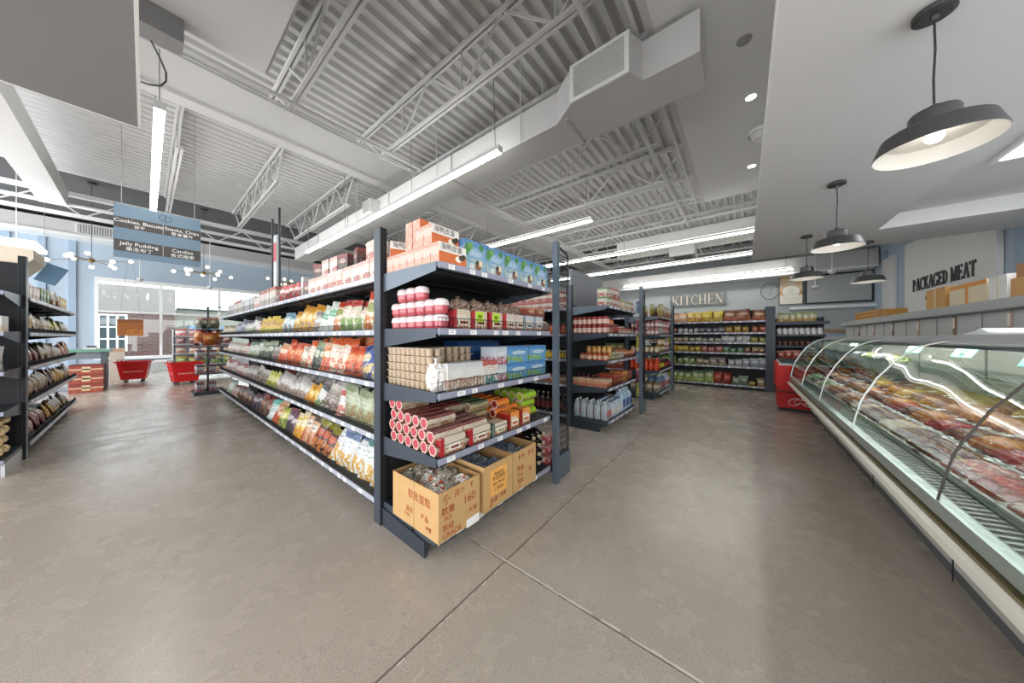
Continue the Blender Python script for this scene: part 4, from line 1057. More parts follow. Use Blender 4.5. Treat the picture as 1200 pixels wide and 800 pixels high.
# black bottles lying at the far end of the base shelf
bb = bottle('1c1514', '4c1f1c', 'cbb79a', .04, .26, 'black_bottle')
for l in range(4):
    for i in range(3):
        place(bb, (-1.72, 2.12+i*.083, .21+l*.082), 0, 'black bottle lying cap outward on base shelf, %s layer up, %s from the cardboard boxes' % (ordw(l+1), ordw(i+1)), 'black bottles lying on the base shelf', 0, pi/2)
rc = carton('b8323a', 'c9a09a', 'eedfdc', '7a1c24', .07, .06, .1, 'red_can_box')
for l in range(3):
    for i in range(3): place(rc, (-1.46, 2.41+i*.075, .12+l*.102), H2, 'red and white pack behind near wire mesh wing, %s layer up, %s from its post' % (ordw(l+1), ordw(i+1)), 'red packs behind the near wire mesh wing')
MB().box(-1.56, 2.37, .1, -1.385, 2.63, .118, NAVY).build('wing_shelf', label='small dark ledge behind the near wire mesh wing', category='shelf')

# ================================================================ second end bay and its aisle face
E2 = (-1.5, 4.07, 0)
def e2(z, spec, where, **k): return stock(E2, H2, z, k.pop('s0', .02), spec, 'jar end bay '+where, 'goods on the jar end bay', frm='from near corner', parts=k.pop('parts', True), dep=k.pop('dep', .03), **k)
tb1 = carton('e3dfd2', '6f9a5c', 'efece2', 'b8402c', .18, .14, .13); tb2 = carton('e6e2da', 'a8b04c', 'f2efe8', 'd9b23c', .17, .14, .14); tb3 = carton('e0dcd0', 'c03a2c', 'f4efe4', 'a82c24', .16, .14, .14)
e2(1.81, [G(1, tb1, .19, 'white box with green top,', dict(stack=2, sh=.132)), G(2, tb3, .18, 'white box with red print,', dict(stack=2, sh=.142)), G(3, tb2, .19, 'white and yellow box,', dict(stack=1, yj=.1)), G(1, tb3, .18, 'white and red box,', {})], 'top', seed=41)
jR = jar('8a3226', 'd9b8a8', '9c2a2c', .037, .125); jR2 = jar('6a2a20', 'cf7a5c', '6a1f20', .037, .115); jS = jar('a8501f', 'dcc8b0', '9c3a30', .033, .1); jD = jar('4a2420', 'a8342c', '5a1a1c', .03, .15)
e2(1.41, [G(2, jR, .078, 'red-lidded jar,', dict(rows=7, rd=.078, stack=2, sh=.126)), G(2, jR2, .078, 'dark red-lidded jar,', dict(rows=3, rd=.08, stack=2, sh=.117)), G(3, jD, .07, 'tall dark red bottle-jar,', dict(rows=2)), G(9, jS, .075, 'orange jar,', dict(rows=2, rd=.07, stack=1, sh=.1))], 'second shelf', seed=42)
jY = jar('c98a2a', 'd9a86c', 'c9a03a', .035, .1); jO = jar('b8502a', 'e0b89c', 'a83a2c', .035, .1); jG = jar('8f8a3a', 'd0c8a0', 'b8b49c', .035, .09)
hp = bag('c8501f', 'd97a3a', 'e8c9a0', '8f2c1c', .12, .12, .05, name='small_bag')
e2(1.02, [G(1, jO, .08, 'orange and red jar,', dict(rows=4, rd=.078)), G(1, jO, .08, 'orange jar,', dict(rows=6, rd=.078)), G(1, jY, .08, 'yellow jar,', dict(rows=5, rd=.078, stack=2, sh=.102)), G(4, jG, .078, 'olive green jar,', dict(rows=3)), G(3, jar('8a7a70', 'd9d0c8', 'c9c4bc', .035, .1), .078, 'grey-white jar,', dict(rows=2)), G(6, hp, .1, 'bright orange pouch,', dict(rows=2, stack=1, tilt=-.3))], 'middle shelf', seed=43)
pc = carton('dfa07a', 'e8c4a4', 'f0dcc8', 'b8432c', .1, .1, .115, 'peach_carton'); rp = carton('a82a20', 'c8502a', 'd9a888', '6f1a14', .12, .1, .075, 'red_pack', 'pack'); yp = carton('d9ae2c', 'a82a20', 'ecd890', 'c8502a', .12, .1, .09, 'yellow_pack', 'pack')
e2(.63, [G(1, pc, .11, 'peach carton,', dict(rows=5, rd=.108)), G(1, pc, .11, 'peach carton,', dict(rows=2, rd=.108)), G(1, jD, .1, 'dark bottle-jar,', dict(rows=5, rd=.08, dep=.2)), G(3, rp, .125, 'red pack,', dict(rows=3, rd=.105, stack=2, sh=.077)), G(2, yp, .125, 'yellow pack,', dict(rows=2, rd=.105, stack=2, sh=.092)), G(2, rp, .125, 'red pack,', dict(stack=2, sh=.077))], 'fourth shelf', seed=44)
jgA = jug('aab4bb', 'b8655c', 'd9dcdf', .095, .27, merge=True); jgB = jug('b9c4cf', 'd8d2cf', '3f4a72', .09, .25, merge=True); jgW = jug('a9c3dc', '3a4a8c', 'dfe8f2', .15, .35, name='water_jug')
e2(.16, [G(1, jgA, .105, 'grey-white jug,', dict(rows=5, rd=.105)), G(1, jgA, .105, 'grey-white jug,', dict(rows=5, rd=.105)), G(5, jgB, .1, 'pale blue jug,', dict(rows=3, rd=.1)), G(3, jgW, .17, 'large blue-labelled water jug,', {})], 'base', seed=45)
A2 = (-2.18, 4.05, 0)
def a2(z, spec, where, **k): return stock(A2, 0, z, 0, spec, where+' behind jar end bay', 'goods in the aisle behind the near end bay', frm='from post', direction=-1, parts=False, dep=.05, **k)
rw = carton('dcc8bc', 'c04a34', 'f0e6de', 'b8362a', .16, .14, .13)
a2(1.81, [G(11, rw, .165, 'red and white box,', dict(stack=2, sh=.132))], 'top shelf')
a2(1.41, [G(5, jar('a84a34', 'c8603c', '8a2a20', .05, .16, merge=True), .11, 'red jar,', {}), G(13, jar('8a8d92', 'cfd0d2', '55585e', .05, .12, merge=True), .11, 'grey-white tin,', {})], 'second shelf')
a2(1.02, [G(18, jar('c9a82a', 'dcc23c', 'c9c4a0', .045, .13, name='can', merge=True), .1, 'yellow can,', {})], 'middle shelf')
a2(.63, [G(12, carton('cfa888', 'b8744c', 'e6d2be', 'a85a30', .15, .14, .12), .155, 'tan box,', {})], 'fourth shelf')
a2(.16, [G(18, bottle('2a1a18', '6a2a24', 'c9b08c', .045, .3, merge=True), .1, 'dark bottle,', {})], 'bottom shelf')
# aisle behind end bay two (partly seen through the mesh)
A3 = (-2.18, 6.86, 0)
def a3(z, spec, where, **k): return stock(A3, 0, z, 0, spec, where+' behind sauce end bay', 'goods in the aisle behind the jar end bay', frm='from post', direction=-1, parts=False, dep=.05, **k)
for z, c_, wd_ in ((1.81, ('c9b98a', '7f8f4c', 'e6dcc0', 'b85a3c'), 'yellow-green box,'), (1.41, ('b05a4c', 'd9c0b4', 'efe4de', '7a3a34'), 'pinkish box,'), (1.02, ('8a7a3c', '4c6a3c', 'd9d0b0', 'b8762c'), 'olive box,'), (.63, ('b8402c', 'd98a3c', 'ecd0b0', '7a241c'), 'orange-red box,'), (.16, ('c0c6cc', '6a7f9c', 'e6eaee', 'b84a4a'), 'grey-blue box,')):
    a3(z, [G(8, carton(*c_, .16, .14, .2), .17, wd_, {})], {1.81: 'top shelf', 1.41: 'second shelf', 1.02: 'middle shelf', .63: 'fourth shelf', .16: 'bottom shelf'}[z])
# wing goods
for (yy, nm) in ((5.45, 'second'), (8.26, 'third')):
    for k in range(6):
        z = .3+k*.3
        place(carton(*((('c9c23a', '8f9a2c', 'ece8b0', 'b8b02c'), ('b84a54', 'd9a0a0', 'f0e0e0', '8a2c3a'), ('8fa8c4', '4a6a94', 'e0e8f0', '6f8ab0'))[k % 3]), .16, .07, .2), (-1.45, yy+.13, z), H2, 'hanging pack, %s one up behind the %s wire mesh wing' % (ordw(k+1), nm), 'packs behind wire mesh wings')
        

# ================================================================ third end bay
E3 = (-1.42, 6.88, 0)
def e3(z, spec, where, **k): return stock(E3, H2, z, .02, spec, 'sauce end bay '+where, 'goods on the sauce end bay', frm='from near corner', parts=False, dep=.03, **k)
gy = bag('b9b54c', '6f9a3c', 'e6e0b0', 'c9a05c', .2, .27, .06); gy2 = bag('d0b98a', 'b8904c', 'efe4c8', 'a87a4c', .2, .26, .06)
e3(1.81, [G(3, gy, .1, 'green and yellow noodle pack,', dict(roll=.15, rows=3, rd=.15)), G(9, gy2, .1, 'tan noodle pack,', dict(roll=.15, rows=2, rd=.15))], 'top', seed=51)
bp = bottle('b87a78', 'd9c4c0', 'a82c3c', .036, .17, merge=True); bp2 = bottle('8fa098', 'dfe2de', 'b8505c', .036, .17, merge=True)
e3(1.41, [G(2, bp, .08, 'pinkish bottle,', dict(rows=7, rd=.085, stack=2, sh=.165)), G(4, bp2, .08, 'pale red-capped bottle,', dict(rows=2, stack=2, sh=.165)), G(9, bp, .08, 'pinkish bottle,', dict(stack=2, sh=.165))], 'second shelf', seed=52)
gg = jar('b88a4c', 'd9ccb0', '2c5a3c', .042, .16, merge=True)
e3(1.02, [G(2, gg, .095, 'green-lidded jar,', dict(rows=6, rd=.1, stack=1)), G(5, gg, .095, 'green-lidded jar,', dict(stack=2, sh=.161)), G(6, jar('b85a4c', 'e3d6cc', 'c9c4bc', .04, .13, merge=True), .095, 'red and white jar,', dict(stack=2, sh=.131))], 'middle shelf', seed=53)
ob_ = bottle('c9401f', 'd9502a', '2a2422', .05, .3, merge=True)
e3(.63, [G(2, ob_, .11, 'orange-red sauce bottle,', dict(rows=6, rd=.105)), G(4, bottle('4a2a20', 'c9c43a', '2a2422', .045, .28, merge=True), .1, 'yellow-labelled dark bottle,', {}), G(6, bottle('3a2a28', 'b8362c', 'c9b23a', .045, .26, merge=True), .1, 'dark bottle with red label,', {})], 'fourth shelf', seed=54)
yb = carton('d9ccae', '8f7a3c', 'ece4cc', '2c2a28', .12, .1, .2, 'drink_carton')
e3(.16, [G(2, yb, .13, 'cream and black carton,', dict(rows=5, rd=.12)), G(3, jug('6a7f9c', 'c9402c', 'dfe3e8', .15, .34, merge=True), .17, 'blue jug with red label,', dict(rows=2, rd=.16)), G(3, jug('c9d0d8', 'b8362c', 'dfe3e8', .14, .32, merge=True), .16, 'white jug with red label,', {})], 'base', seed=55)

# ================================================================ kitchen shelving
K0 = (.42, KY, 0)
def kit(z, spec, where, **k): return stock(K0, 0, z, .02, spec, where, 'bagged goods on the kitchen shelving', frm='from end column', direction=-1, parts=False, dep=.05, **k)
def P(*c, wd=.15, h=.15, t=.09): return bag(*c, wd=wd, h=h, t=t, name='food_bag')
kb = dict(tilt=-.14, yj=.35, rj=.13)
kit(1.78, [G(3, P('8a4a2c', '6a2c1c', 'e8c9a8', 'c0603a', wd=.29, h=.3, t=.12), .3, 'large brown and red bag,', kb), G(2, P('dcc024', 'e8d040', 'efe08c', 'b8862c', wd=.23, h=.3, t=.1), .22, 'bright yellow bag,', kb), G(2, P('e3b03c', 'e8c860', 'f2e0a8', 'cf8f2c', wd=.2, h=.28), .19, 'golden bag,', kb), G(2, P('e6c3a8', 'e0a878', 'f0dccc', 'cf9068', wd=.2, h=.24), .19, 'cream and orange bag,', kb), G(1, P('d9c8c4', 'cbb4ac', 'ece4e0', 'b09088', wd=.18, h=.24), .18, 'pale lilac bag,', kb), G(2, P('e0962a', 'd97f1c', 'f0cf8c', 'b8641c', wd=.22, h=.24), .2, 'orange bag,', kb)], 'top kitchen shelf', seed=61)
kit(1.48, [G(2, P('a8402a', '6a2c1c', 'e0b890', 'c0603a', h=.18), .16, 'red-brown bag,', kb), G(3, P('b8963a', '8a6a24', 'e0cf90', 'c0803a', h=.18), .17, 'mustard bag,', kb), G(4, P('8f8f92', '6a6a70', 'd9d9dc', '5a5a5e', h=.13), .15, 'grey bag,', kb), G(4, P('e3e3e0', '5a5a5c', 'f2f2f0', 'c9c4bc', h=.14, wd=.11), .13, 'small white bag,', kb), G(6, P('5f4a40', '8a3a30', 'c9a894', '3a2c28', h=.14), .15, 'dark brown bag,', kb)], 'second kitchen shelf', seed=62)
kit(1.22, [G(2, P('a8a860', '7f8a3c', 'e0deb0', 'c9b23a', h=.16), .16, 'olive yellow bag,', kb), G(4, P('dcdedf', 'b9c0c4', 'f2f3f4', 'b8bcc0', h=.17), .15, 'white bag,', kb), G(5, P('b9c0b0', '4f6f58', 'eef0ea', '8a8a70', h=.14), .15, 'white and green bag,', kb), G(4, P('c0b090', '8a7a5c', 'e4dac4', '9a7a50', h=.15), .15, 'tan bag,', kb), G(3, P('c9bca8', 'a89070', 'e8e0d0', 'a88860', h=.16), .16, 'beige bag,', kb)], 'third kitchen shelf', seed=63)
kit(.95, [G(3, P('b8806a', '8f9a4c', 'e6cfc0', '8a4a3a', h=.17), .15, 'pinkish brown bag,', kb), G(3, P('4f8f5c', '3a6a7c', 'd9e4d4', '7fb06a', h=.16), .15, 'green bag,', kb), G(3, P('d99088', 'c05a54', 'f0dcd8', 'b8483c', h=.17), .16, 'pink bag,', kb), G(5, P('d9bc2c', 'c9a01c', 'f0e4a0', '8a7a2c', h=.17), .15, 'yellow bag,', kb), G(4, P('c8702a', '8f9a3c', 'ead0a0', 'b8401c', h=.17), .15, 'orange and green bag,', kb)], 'fourth kitchen shelf', seed=64)
kit(.59, [G(3, P('b9bfc9', 'd0d4dc', 'eceef2', '8a90a0', wd=.17, h=.24), .16, 'silver bag,', kb), G(2, P('d9dadc', 'a8adb4', 'f0f1f2', 'b8b4ac', h=.19), .16, 'white bag,', kb), G(2, P('8a7a88', '9c8a98', 'e8e2cc', 'd9c9a0', wd=.19, h=.23), .19, 'mauve bag with cream label,', kb), G(2, P('a8987c', '7a6a50', 'e4dcc8', '8a6a44', h=.17), .16, 'tan bag,', kb), G(3, P('4c7a3c', '2c5a34', 'd9dcb8', '8aa04c', wd=.16, h=.22), .16, 'green bag,', kb), G(3, P('6fae3a', '4f9a34', 'c9dca0', 'd98a2c', wd=.2, h=.24), .18, 'bright green bag,', kb), G(2, P('8a6a44', '5f7a3c', 'd0c49c', '6a4a2c', h=.14), .15, 'brown bag,', kb)], 'fifth kitchen shelf', seed=65)
kit(.11, [G(1, P('c9b894', '9a8660', 'e8dfc8', '8a7450', wd=.17, h=.22), .2, 'beige bag,', kb), G(1, P('c9a82c', '3a3a2c', 'e4d490', '8a6a2c', h=.13), .17, 'yellow and black bag,', kb), G(2, P('7a8f74', '9cae94', 'd4dccc', '5a6a4c', wd=.18, h=.22), .17, 'grey-green bag,', kb), G(2, P('b8301c', '8a1c14', 'd97a5c', '7a1c10', wd=.2, h=.3), .2, 'red bag,', kb), G(6, P('7fa04c', '1f5a44', 'dce4b8', 'b9c46a', wd=.19, h=.32, t=.1), .17, 'dark-topped green bag,', kb), G(4, P('4f8a54', '6fa86c', 'b9d0a8', '3a6a3c', wd=.2, h=.24), .18, 'green bag,', kb)], 'bottom kitchen shelf', seed=66)
K1 = (.64, KY+.05, 0)
def kc(z, spec, where, **k): return stock(K1, 0, z, .0, spec, where+' of corner shelving', 'goods on the corner shelving', frm='from end column', parts=False, dep=.05, **k)
kc(1.72, [G(6, P('d9dcb4', 'a8b47c', 'e8e6cc', 'd9a02c', wd=.13, h=.24, t=.08), .11, 'pale noodle pack with golden noodles,', dict(roll=.12, rows=2, rd=.12))], 'top', seed=71)
cup = jar('dcdcdc', 'e8e8e8', '4a3a38', .045, .19, name='cup', merge=True)
kc(1.42, [G(8, cup, .1, 'white cup with dark lid,', dict(rows=2, rd=.1, roll=-.1))], 'second shelf', seed=72)
kc(1.15, [G(8, jar('3a2c2a', '6a3a34', 'b8705c', .04, .1, name='cup', merge=True), .1, 'dark cup,', {})], 'third shelf', seed=73)
kc(.83, [G(6, P('cf6a58', 'dc9080', 'eeb8a8', 'c04a3c', wd=.14, h=.2, t=.1), .135, 'salmon red noodle bag,', dict(rows=2, rd=.12))], 'fourth shelf', seed=74)
kc(.5, [G(7, jar('a82430', 'c83a44', '5a1a20', .05, .18, name='cup', merge=True), .115, 'red cup,', dict(rows=2, rd=.11))], 'fifth shelf', seed=75)
kc(.12, [G(4, P('b83a30', 'c9c4bc', 'e8d4cc', '8a2c24', wd=.2, h=.26, t=.1), .2, 'red and white bag,', {})], 'base', seed=76)

# ================================================================ meat counter (curved glass), runs along Y
CW = M('e9e6da', .35); CG = M('bab8b2', .5, .1); CLT = M('cfd3d0', .35, .3); INW = M('d9dcd8', .4); GLS = mat_glass('e6f1ec', .02, fk=.36)
Y0, Y1 = -.41, 7.21
t = thing('meat_counter', 'long curved glass meat display counter along the right hand side', 'counter', (0, 0, 0))
MB().box(.93, Y0, 0, 1.9, Y1-.05, .1, M('55585a', .6)).box(.9, Y0, .1, 1.95, Y1-.02, .56, CG).build('base', t)
b = MB()
for k in range(6): b.box(.897, Y0+.63+k*1.27, .02, .9, Y0+.642+k*1.27, .55, M('1d1e20', .7))
b.build('panel_gap', t)
b = MB(); b.prism([(.61, .53), (.64, .515), (.9, .50), (.9, .58), (.63, .575), (.61, .565)], 'y', Y0, Y1, CW); b.build('bumper', t)
b = MB(); b.box(.632, Y0, .576, .665, Y1, .588, M('8a7f5c', .4, .6)); b.box(.668, Y0, .576, .70, Y1, .60, M('6b6a55', .4, .5)); b.box(.645, Y0, .6, .69, Y1, .66, M('98a39c', .3, .3)); b.box(.66, Y0, .575, .9, Y1, .6, CLT); b.build('front_channel', t)
PG = [(.655, .655), (.672, .75), (.695, .86), (.72, .93), (.745, .98), (.78, 1.06), (.82, 1.12), (.86, 1.185), (.905, 1.235), (.95, 1.275), (1.0, 1.305), (1.06, 1.325), (1.13, 1.335)]
for k in range(6):
    a, c = Y0+k*1.27+.004, Y0+(k+1)*1.27-.004
    b = MB(); vs = []; nrm = []
    th = .006
    for i, (x, z) in enumerate(PG):
        x0, z0_ = PG[max(i-1, 0)]; x1_, z1_ = PG[min(i+1, len(PG)-1)]
        dx, dz = x1_-x0, z1_-z0_; q = math.hypot(dx, dz); vs += [(x, a, z), (x, c, z)]
    b.add(vs, [(2*i, 2*i+1, 2*i+3, 2*i+2) for i in range(len(PG)-1)], GLS, True); b.build('glass_panel', t)
for k in range(7):
    y = Y0+k*1.27; dark_ = k == 2
    MB().tube([(x-.002, y, z) for x, z in PG], .0045 if dark_ else .0055, M('3c3632', .4) if dark_ else M('dfe6e2', .2, .3), 6).build('glass_joint', t, label='dark joint between glass panels' if dark_ else None)
MB().tube([(x-.003, Y1, z) for x, z in PG], .012, M('a9b0b2', .2, .7), 8).build('end_trim', t)
b = MB(); b.prism(PG+[(1.75, 1.335), (1.75, .6), (.66, .6)], 'y', Y1-.006, Y1-.001, mat_glass('d9e8e2', .05)); b.build('end_glass', t)
MB().box(1.1, Y0, 1.325, 1.74, Y1+.01, 1.372, M('c9ced4', .3, .3)).box(1.09, Y0, 1.318, 1.11, Y1+.01, 1.376, M('dfe3e6', .25, .4)).build('top_rail', t)
MB().box(1.1, Y0, 1.285, 1.112, Y1-.01, 1.325, M('6a7076', .4, .3)).build('rail_lip', t)
MB().box(1.19, Y0+.1, 1.3, 1.23, Y1-.1, 1.318, M('ffffff', .5, emit=17)).build('light_strip', t)
b = MB(); b.box(.7, Y0, .6, .82, Y1-.02, .63, M('a4aaa4', .4))
b.prism([(.82, .64), (1.72, .79), (1.72, .6), (.82, .6)], 'y', Y0, Y1-.02, INW); b.box(1.72, Y0, .6, 1.75, Y1-.02, 1.325, M('c6cfc8', .35)); deckp = b.build('display_deck', t)
b = MB()
b.box(.715, Y0, .63, .815, Y1-.05, .636, M('828a83', .4, .4))
n = int((Y1-Y0)/.045)
for i in range(n):
    y = Y0+.02+i*.045; b.add([(.72, y, .6375), (.81, y+.03, .6375), (.81, y+.052, .6375), (.72, y+.022, .6375)], [(0, 1, 2, 3)], M('1c211e', .7))
b.build('air_grille', t)
b = MB()
b.box(1.36, Y0, 1.06, 1.70, Y1-.05, 1.066, mat_glass('dfeee8', .06))
b.build('glass_shelf', t)
for k in range(6):
    MB().box(1.69, Y0+.02+k*1.27, .84, 1.705, Y0+1.25+k*1.27, 1.3, M('d3d2c4', .3, var=.1, bscale=6)).build('sliding_door', t)
# meat
def tray(meat, fat, wd=.25, dp=.215, kind=0):
    def f():
        b = MB(); ft = M('e6e2dc', .4); h = .022
        b.box(-wd/2+.01, .01, 0, wd/2-.01, dp-.01, .006, ft)
        for (x0, y0, x1, y1) in ((-wd/2, 0, wd/2, .012), (-wd/2, dp-.012, wd/2, dp), (-wd/2, 0, -wd/2+.012, dp), (wd/2-.012, 0, wd/2, dp)): b.box(x0, y0, .004, x1, y1, h, ft)
        m = meatmat(meat, fat); r = random.Random(int(meat, 16))
        mt = MB()
        n = 5 if kind == 0 else 3
        for i in range(n):
            cx_ = -wd/2+.03+(wd-.06)*(i+.5)/n; prof = []
            rr_ = (wd-.03)/n*.62
            vs = []; N = 14
            for j, (s_, z) in enumerate(((.8, .006), (1, .014), (.95, .03), (.6, .042), (.01, .045))):
                for k in range(N):
                    a = 2*pi*k/N; w_ = 1+.12*sin(3*a+i)+.05*sin(7*a)
                    vs.append((cx_+rr_*s_*w_*cos(a), dp/2+(dp*.42)*s_*w_*sin(a), z*(1 if kind == 0 else 1.35)))
            vs = [(a_, b_, c_*1.35) for a_, b_, c_ in vs]; mt.add(vs, [(q*N+k, q*N+(k+1) % N, (q+1)*N+(k+1) % N, (q+1)*N+k) for q in range(4) for k in range(N)], m, True)
        fl_ = MB(); fl_.box(-wd/2, 0, .064 if kind == 0 else .083, wd/2, dp, .065 if kind == 0 else .084, mat_glass('fbfcfc', .005, .15, .035)); 
        lb = MB(); lb.box(wd*.2, .02, .0655 if kind == 0 else .0845, wd*.4, .06, .066 if kind == 0 else .085, TAG); lb.box(wd*.22, .03, .0661 if kind == 0 else .0851, wd*.36, .04, .0663 if kind == 0 else .0853, M('55555a', .6))
        return Pr('meat_tray', 'tray', b.mesh('meat_tray'), (('meat', mt.mesh('meat')), ('film', fl_.mesh('film')), ('price_label', lb.mesh('price_label'))))
    return cached(('tray', meat, fat, kind, wd), f)
def meatmat(a, c):
    k = ('meat', a, c)
    if k in _m: return _m[k]
    m = bpy.data.materials.new('meat_'+a); m.use_nodes = True; nt = m.node_tree; b = nt.nodes['Principled BSDF']
    t_ = nt.nodes.new('ShaderNodeTexCoord'); n = nt.nodes.new('ShaderNodeTexNoise'); n.inputs['Scale'].default_value = 22; n.inputs['Detail'].default_value = 4; n.inputs['Distortion'].default_value = 2
    nt.links.new(t_.outputs['Object'], n.inputs['Vector'])
    col = mixc(nt, mth(nt, 'GREATER_THAN', n.outputs['Fac'], .56), srgb(a), srgb(c))
    nt.links.new(col, b.inputs['Base Color']); b.inputs['Roughness'].default_value = .25; b.inputs['Specular IOR Level'].default_value = .7
    bn = nt.nodes.new('ShaderNodeBump'); bn.inputs['Strength'].default_value = .5; bn.inputs['Distance'].default_value = .01
    nt.links.new(n.outputs['Fac'], bn.inputs['Height']); nt.links.new(bn.outputs[0], b.inputs['Normal'])
    _m[k] = m; return m
red = tray('9c2420', 'c9605a'); pork = tray('c0807a', 'e6cfc6'); brn = tray('6a3a2c', 'b98a6c'); redd = tray('b3141a', '8f1216', kind=1); org = tray('b5652a', 'dda456', kind=1); duck = tray('8a4a26', 'c9883e', kind=1); yel = tray('d9a42a', 'ecca6a', kind=1); drk = tray('3f2c28', '7a5a4c'); gre = tray('5f7a4c', 'b9c49a', kind=1); pal = tray('d3b39a', 'ece0d0')
names = {id(red): 'red beef', id(pork): 'pink pork', id(brn): 'brown meat', id(redd): 'bright red meat', id(org): 'orange marinated meat', id(duck): 'roast brown meat', id(yel): 'golden yellow poultry', id(drk): 'dark offal', id(gre): 'green garnished', id(pal): 'pale meat'}
rm = random.Random(5); CNT = {}
zones = [(-.35, 1.7, [[redd, red, redd], [redd, brn, pork], [brn, pork, red], [pork, pal, red]]), (1.7, 2.9, [[pork, brn, red], [brn, pork, red], [pork, redd, brn], [pal, redd, pork]]),
         (2.9, 4.3, [[brn, pork, pal], [red, org, brn], [org, duck, org], [yel, org, yel]]), (4.3, 5.8, [[brn, duck, pal], [duck, org, brn], [duck, yel, org], [yel, yel, org]]), (5.8, 7.0, [[gre, pal, drk], [duck, drk, brn], [drk, brn, drk], [drk, gre, pal]])]
tilt = math.atan2(.14, .82)
for (ya, yb_, rows_) in zones:
    y = ya
    i = 0
    while y < yb_-.1:
        for rix in range(4):
            x = .825+rix*.222; z = .643+(x-.82)*.1667
            p = rows_[rix][(i+rix) % 3] if rm.random() < .8 else rows_[rix][0]
            cnt = 0; CNT[rix] = CNT.get(rix, 0)+1
            lab = 'tray of %s, %s from far end, %s, meat counter' % (names[id(p)], ordw(29-CNT[rix]), ['front row', 'second row', 'third row', 'back row'][rix])
            o = place(p, (x, y+.125, z), -pi/2, lab, 'wrapped meat trays in the meat counter')
            o.matrix_world = Matrix.Translation((x, y+.125, z)) @ Matrix.Rotation(-tilt, 4, 'Y') @ Matrix.Rotation(-pi/2+rm.uniform(-.06, .06), 4, 'Z') @ Matrix.Translation((0, 0, 0)) @ Matrix.Rotation(0, 4, 'X')
            o.matrix_world = Matrix.Translation((x, y+.125, z+.001)) @ Matrix.Rotation(-tilt, 4, 'Y') @ Matrix.Rotation(pi/2, 4, 'Z') @ Matrix.Translation((0, -.215, 0))
        y += .26; i += 1
# upper glass shelf: bags at the far end, price sheets hanging
for k in range(8):
    place(clear_pack(['8a9a5c', 'c98a4c', '5f6a6c', 'b9c0b8'][k % 4], .2, .16, .08, 'deli_bag'), (1.42+.05*(k % 2), 5.2+k*.22, 1.068), pi/2, 'clear deli bag on the upper glass shelf, %s from the far end' % ordw(8-k), 'bags on the upper glass shelf')
GT = M('7fc4a4', .5)
for k, (x, y, w_, h_) in enumerate(((1.3, 3.75, .16, .12), (1.3, 3.0, .2, .14), (1.25, 2.35, .26, .16), (1.3, 4.55, .16, .12), (1.32, 6.6, .16, .1))):
    o = MB().box(0, -w_/2, -h_, .003, w_/2, 0, GT).build('price_sheet', label='%s green handwritten price sheet hanging inside the counter glass' % ['third nearest', 'second nearest', 'nearest and largest', 'fourth nearest', 'farthest'][k], category='sign')
    o.location = (x, y, 1.318); o.rotation_euler = (0, .5, .25)
    for q in range(4): text('handwriting', ['肉 $5.99', '牛肉', 'lb 4.59', '猪肉'][q], .022, (-.002, 0, -.02-q*.025), (pi/2, 0, -pi/2), M('2c5f4c', .7), o, ext=.0003)
# things on the counter top
o = MB()
o.prism([(-.18, 0), (.18, 0), (.19, .012), (.05, .03), (-.02, .05), (-.1, .02), (-.19, .014)], 'x', -.09, .09, M('eceff2', .4))
o = o.build('paper_stack', label='white crumpled paper and bags lying on the counter top rail', category='paper'); o.location = (1.4, 3.7, 1.374)
# back unit: stainless hood-like service case with boxes on top
BK = M('b9bdbd', .35, .35); BKP = M('c3c6c6', .4, .1)
t = thing('back_service_unit', 'long grey service unit behind the meat counter, carrying cardboard boxes', 'cabinet', (0, 0, 0))
MB().box(2.24, .2, 0, 2.9, 12.3, 1.66, BKP).build('body', t)
MB().box(2.16, .15, 1.655, 2.95, 12.4, 1.67, M('6c7071', .4)).box(2.18, .15, 1.67, 2.95, 12.4, 1.78, BK).build('top_ledge', t)
for k in range(10):
    y = 1.55+k*1.05
    MB().box(2.225, y, 1.38, 2.239, y+.05, 1.64, M('8a6a58' if k % 2 else 'b9a090', .6)).box(2.222, y+.006, 1.48, 2.226, y+.044, 1.62, M('efe6da', .5)).build('price_strip', t)
    MB().box(2.232, y+.5, .9, 2.24, y+.51, 1.65, M('8f9394', .5)).build('panel_seam', t)
cbm = lambda c, c2='b08a5c', c3='e0cba8': carton(c, c2, c3, c, .42, .34, .26, 'delivery_box')
bx = [(7.12, .55, .3, .3, 'c99a5c', 'brown cardboard box on the service unit, left end of the boxes'), (6.2, .8, .34, .27, 'e0d2b4', 'wide pale box with orange tape on the service unit'), (5.86, .3, .3, .27, 'e9e9e6', 'small white box on the service unit between cardboard boxes'),
      (5.3, .5, .34, .2, 'cf9f66', 'low brown cardboard box on the service unit at the right picture edge')]
for i, (y, w_, dd_, h_, c, lab) in enumerate(bx):
    b = MB(); m = M(c, .75, var=.05, bscale=8)
    b.box(0, 0, 0, dd_, w_, h_, m); b.box(-.001, .004, h_*.97, dd_+.001, w_-.004, h_+.004, m); b.box(-.0015, w_*.46, 0, dd_+.0015, w_*.54, h_+.005, M('d9c9a8' if i != 1 else 'e0902c', .5))
    if i == 1: b.box(-.002, 0, h_*.8, -.001, w_, h_, M('e0902c', .5))
    o = b.build('delivery_box', label=lab, category='box', group='boxes on the service unit'); o.location = (2.25, y+.01, 1.783)
o = MB().box(0, 0, 0, .3, .45, .14, M('b5845a', .75)).box(-.001, .2, 0, .301, .25, .141, M('e8c9a0', .5)).build('delivery_box', label='reddish brown flat box lying on top of another box at the picture edge', category='box', group='boxes on the service unit'); o.location = (2.27, 5.33, 1.993)
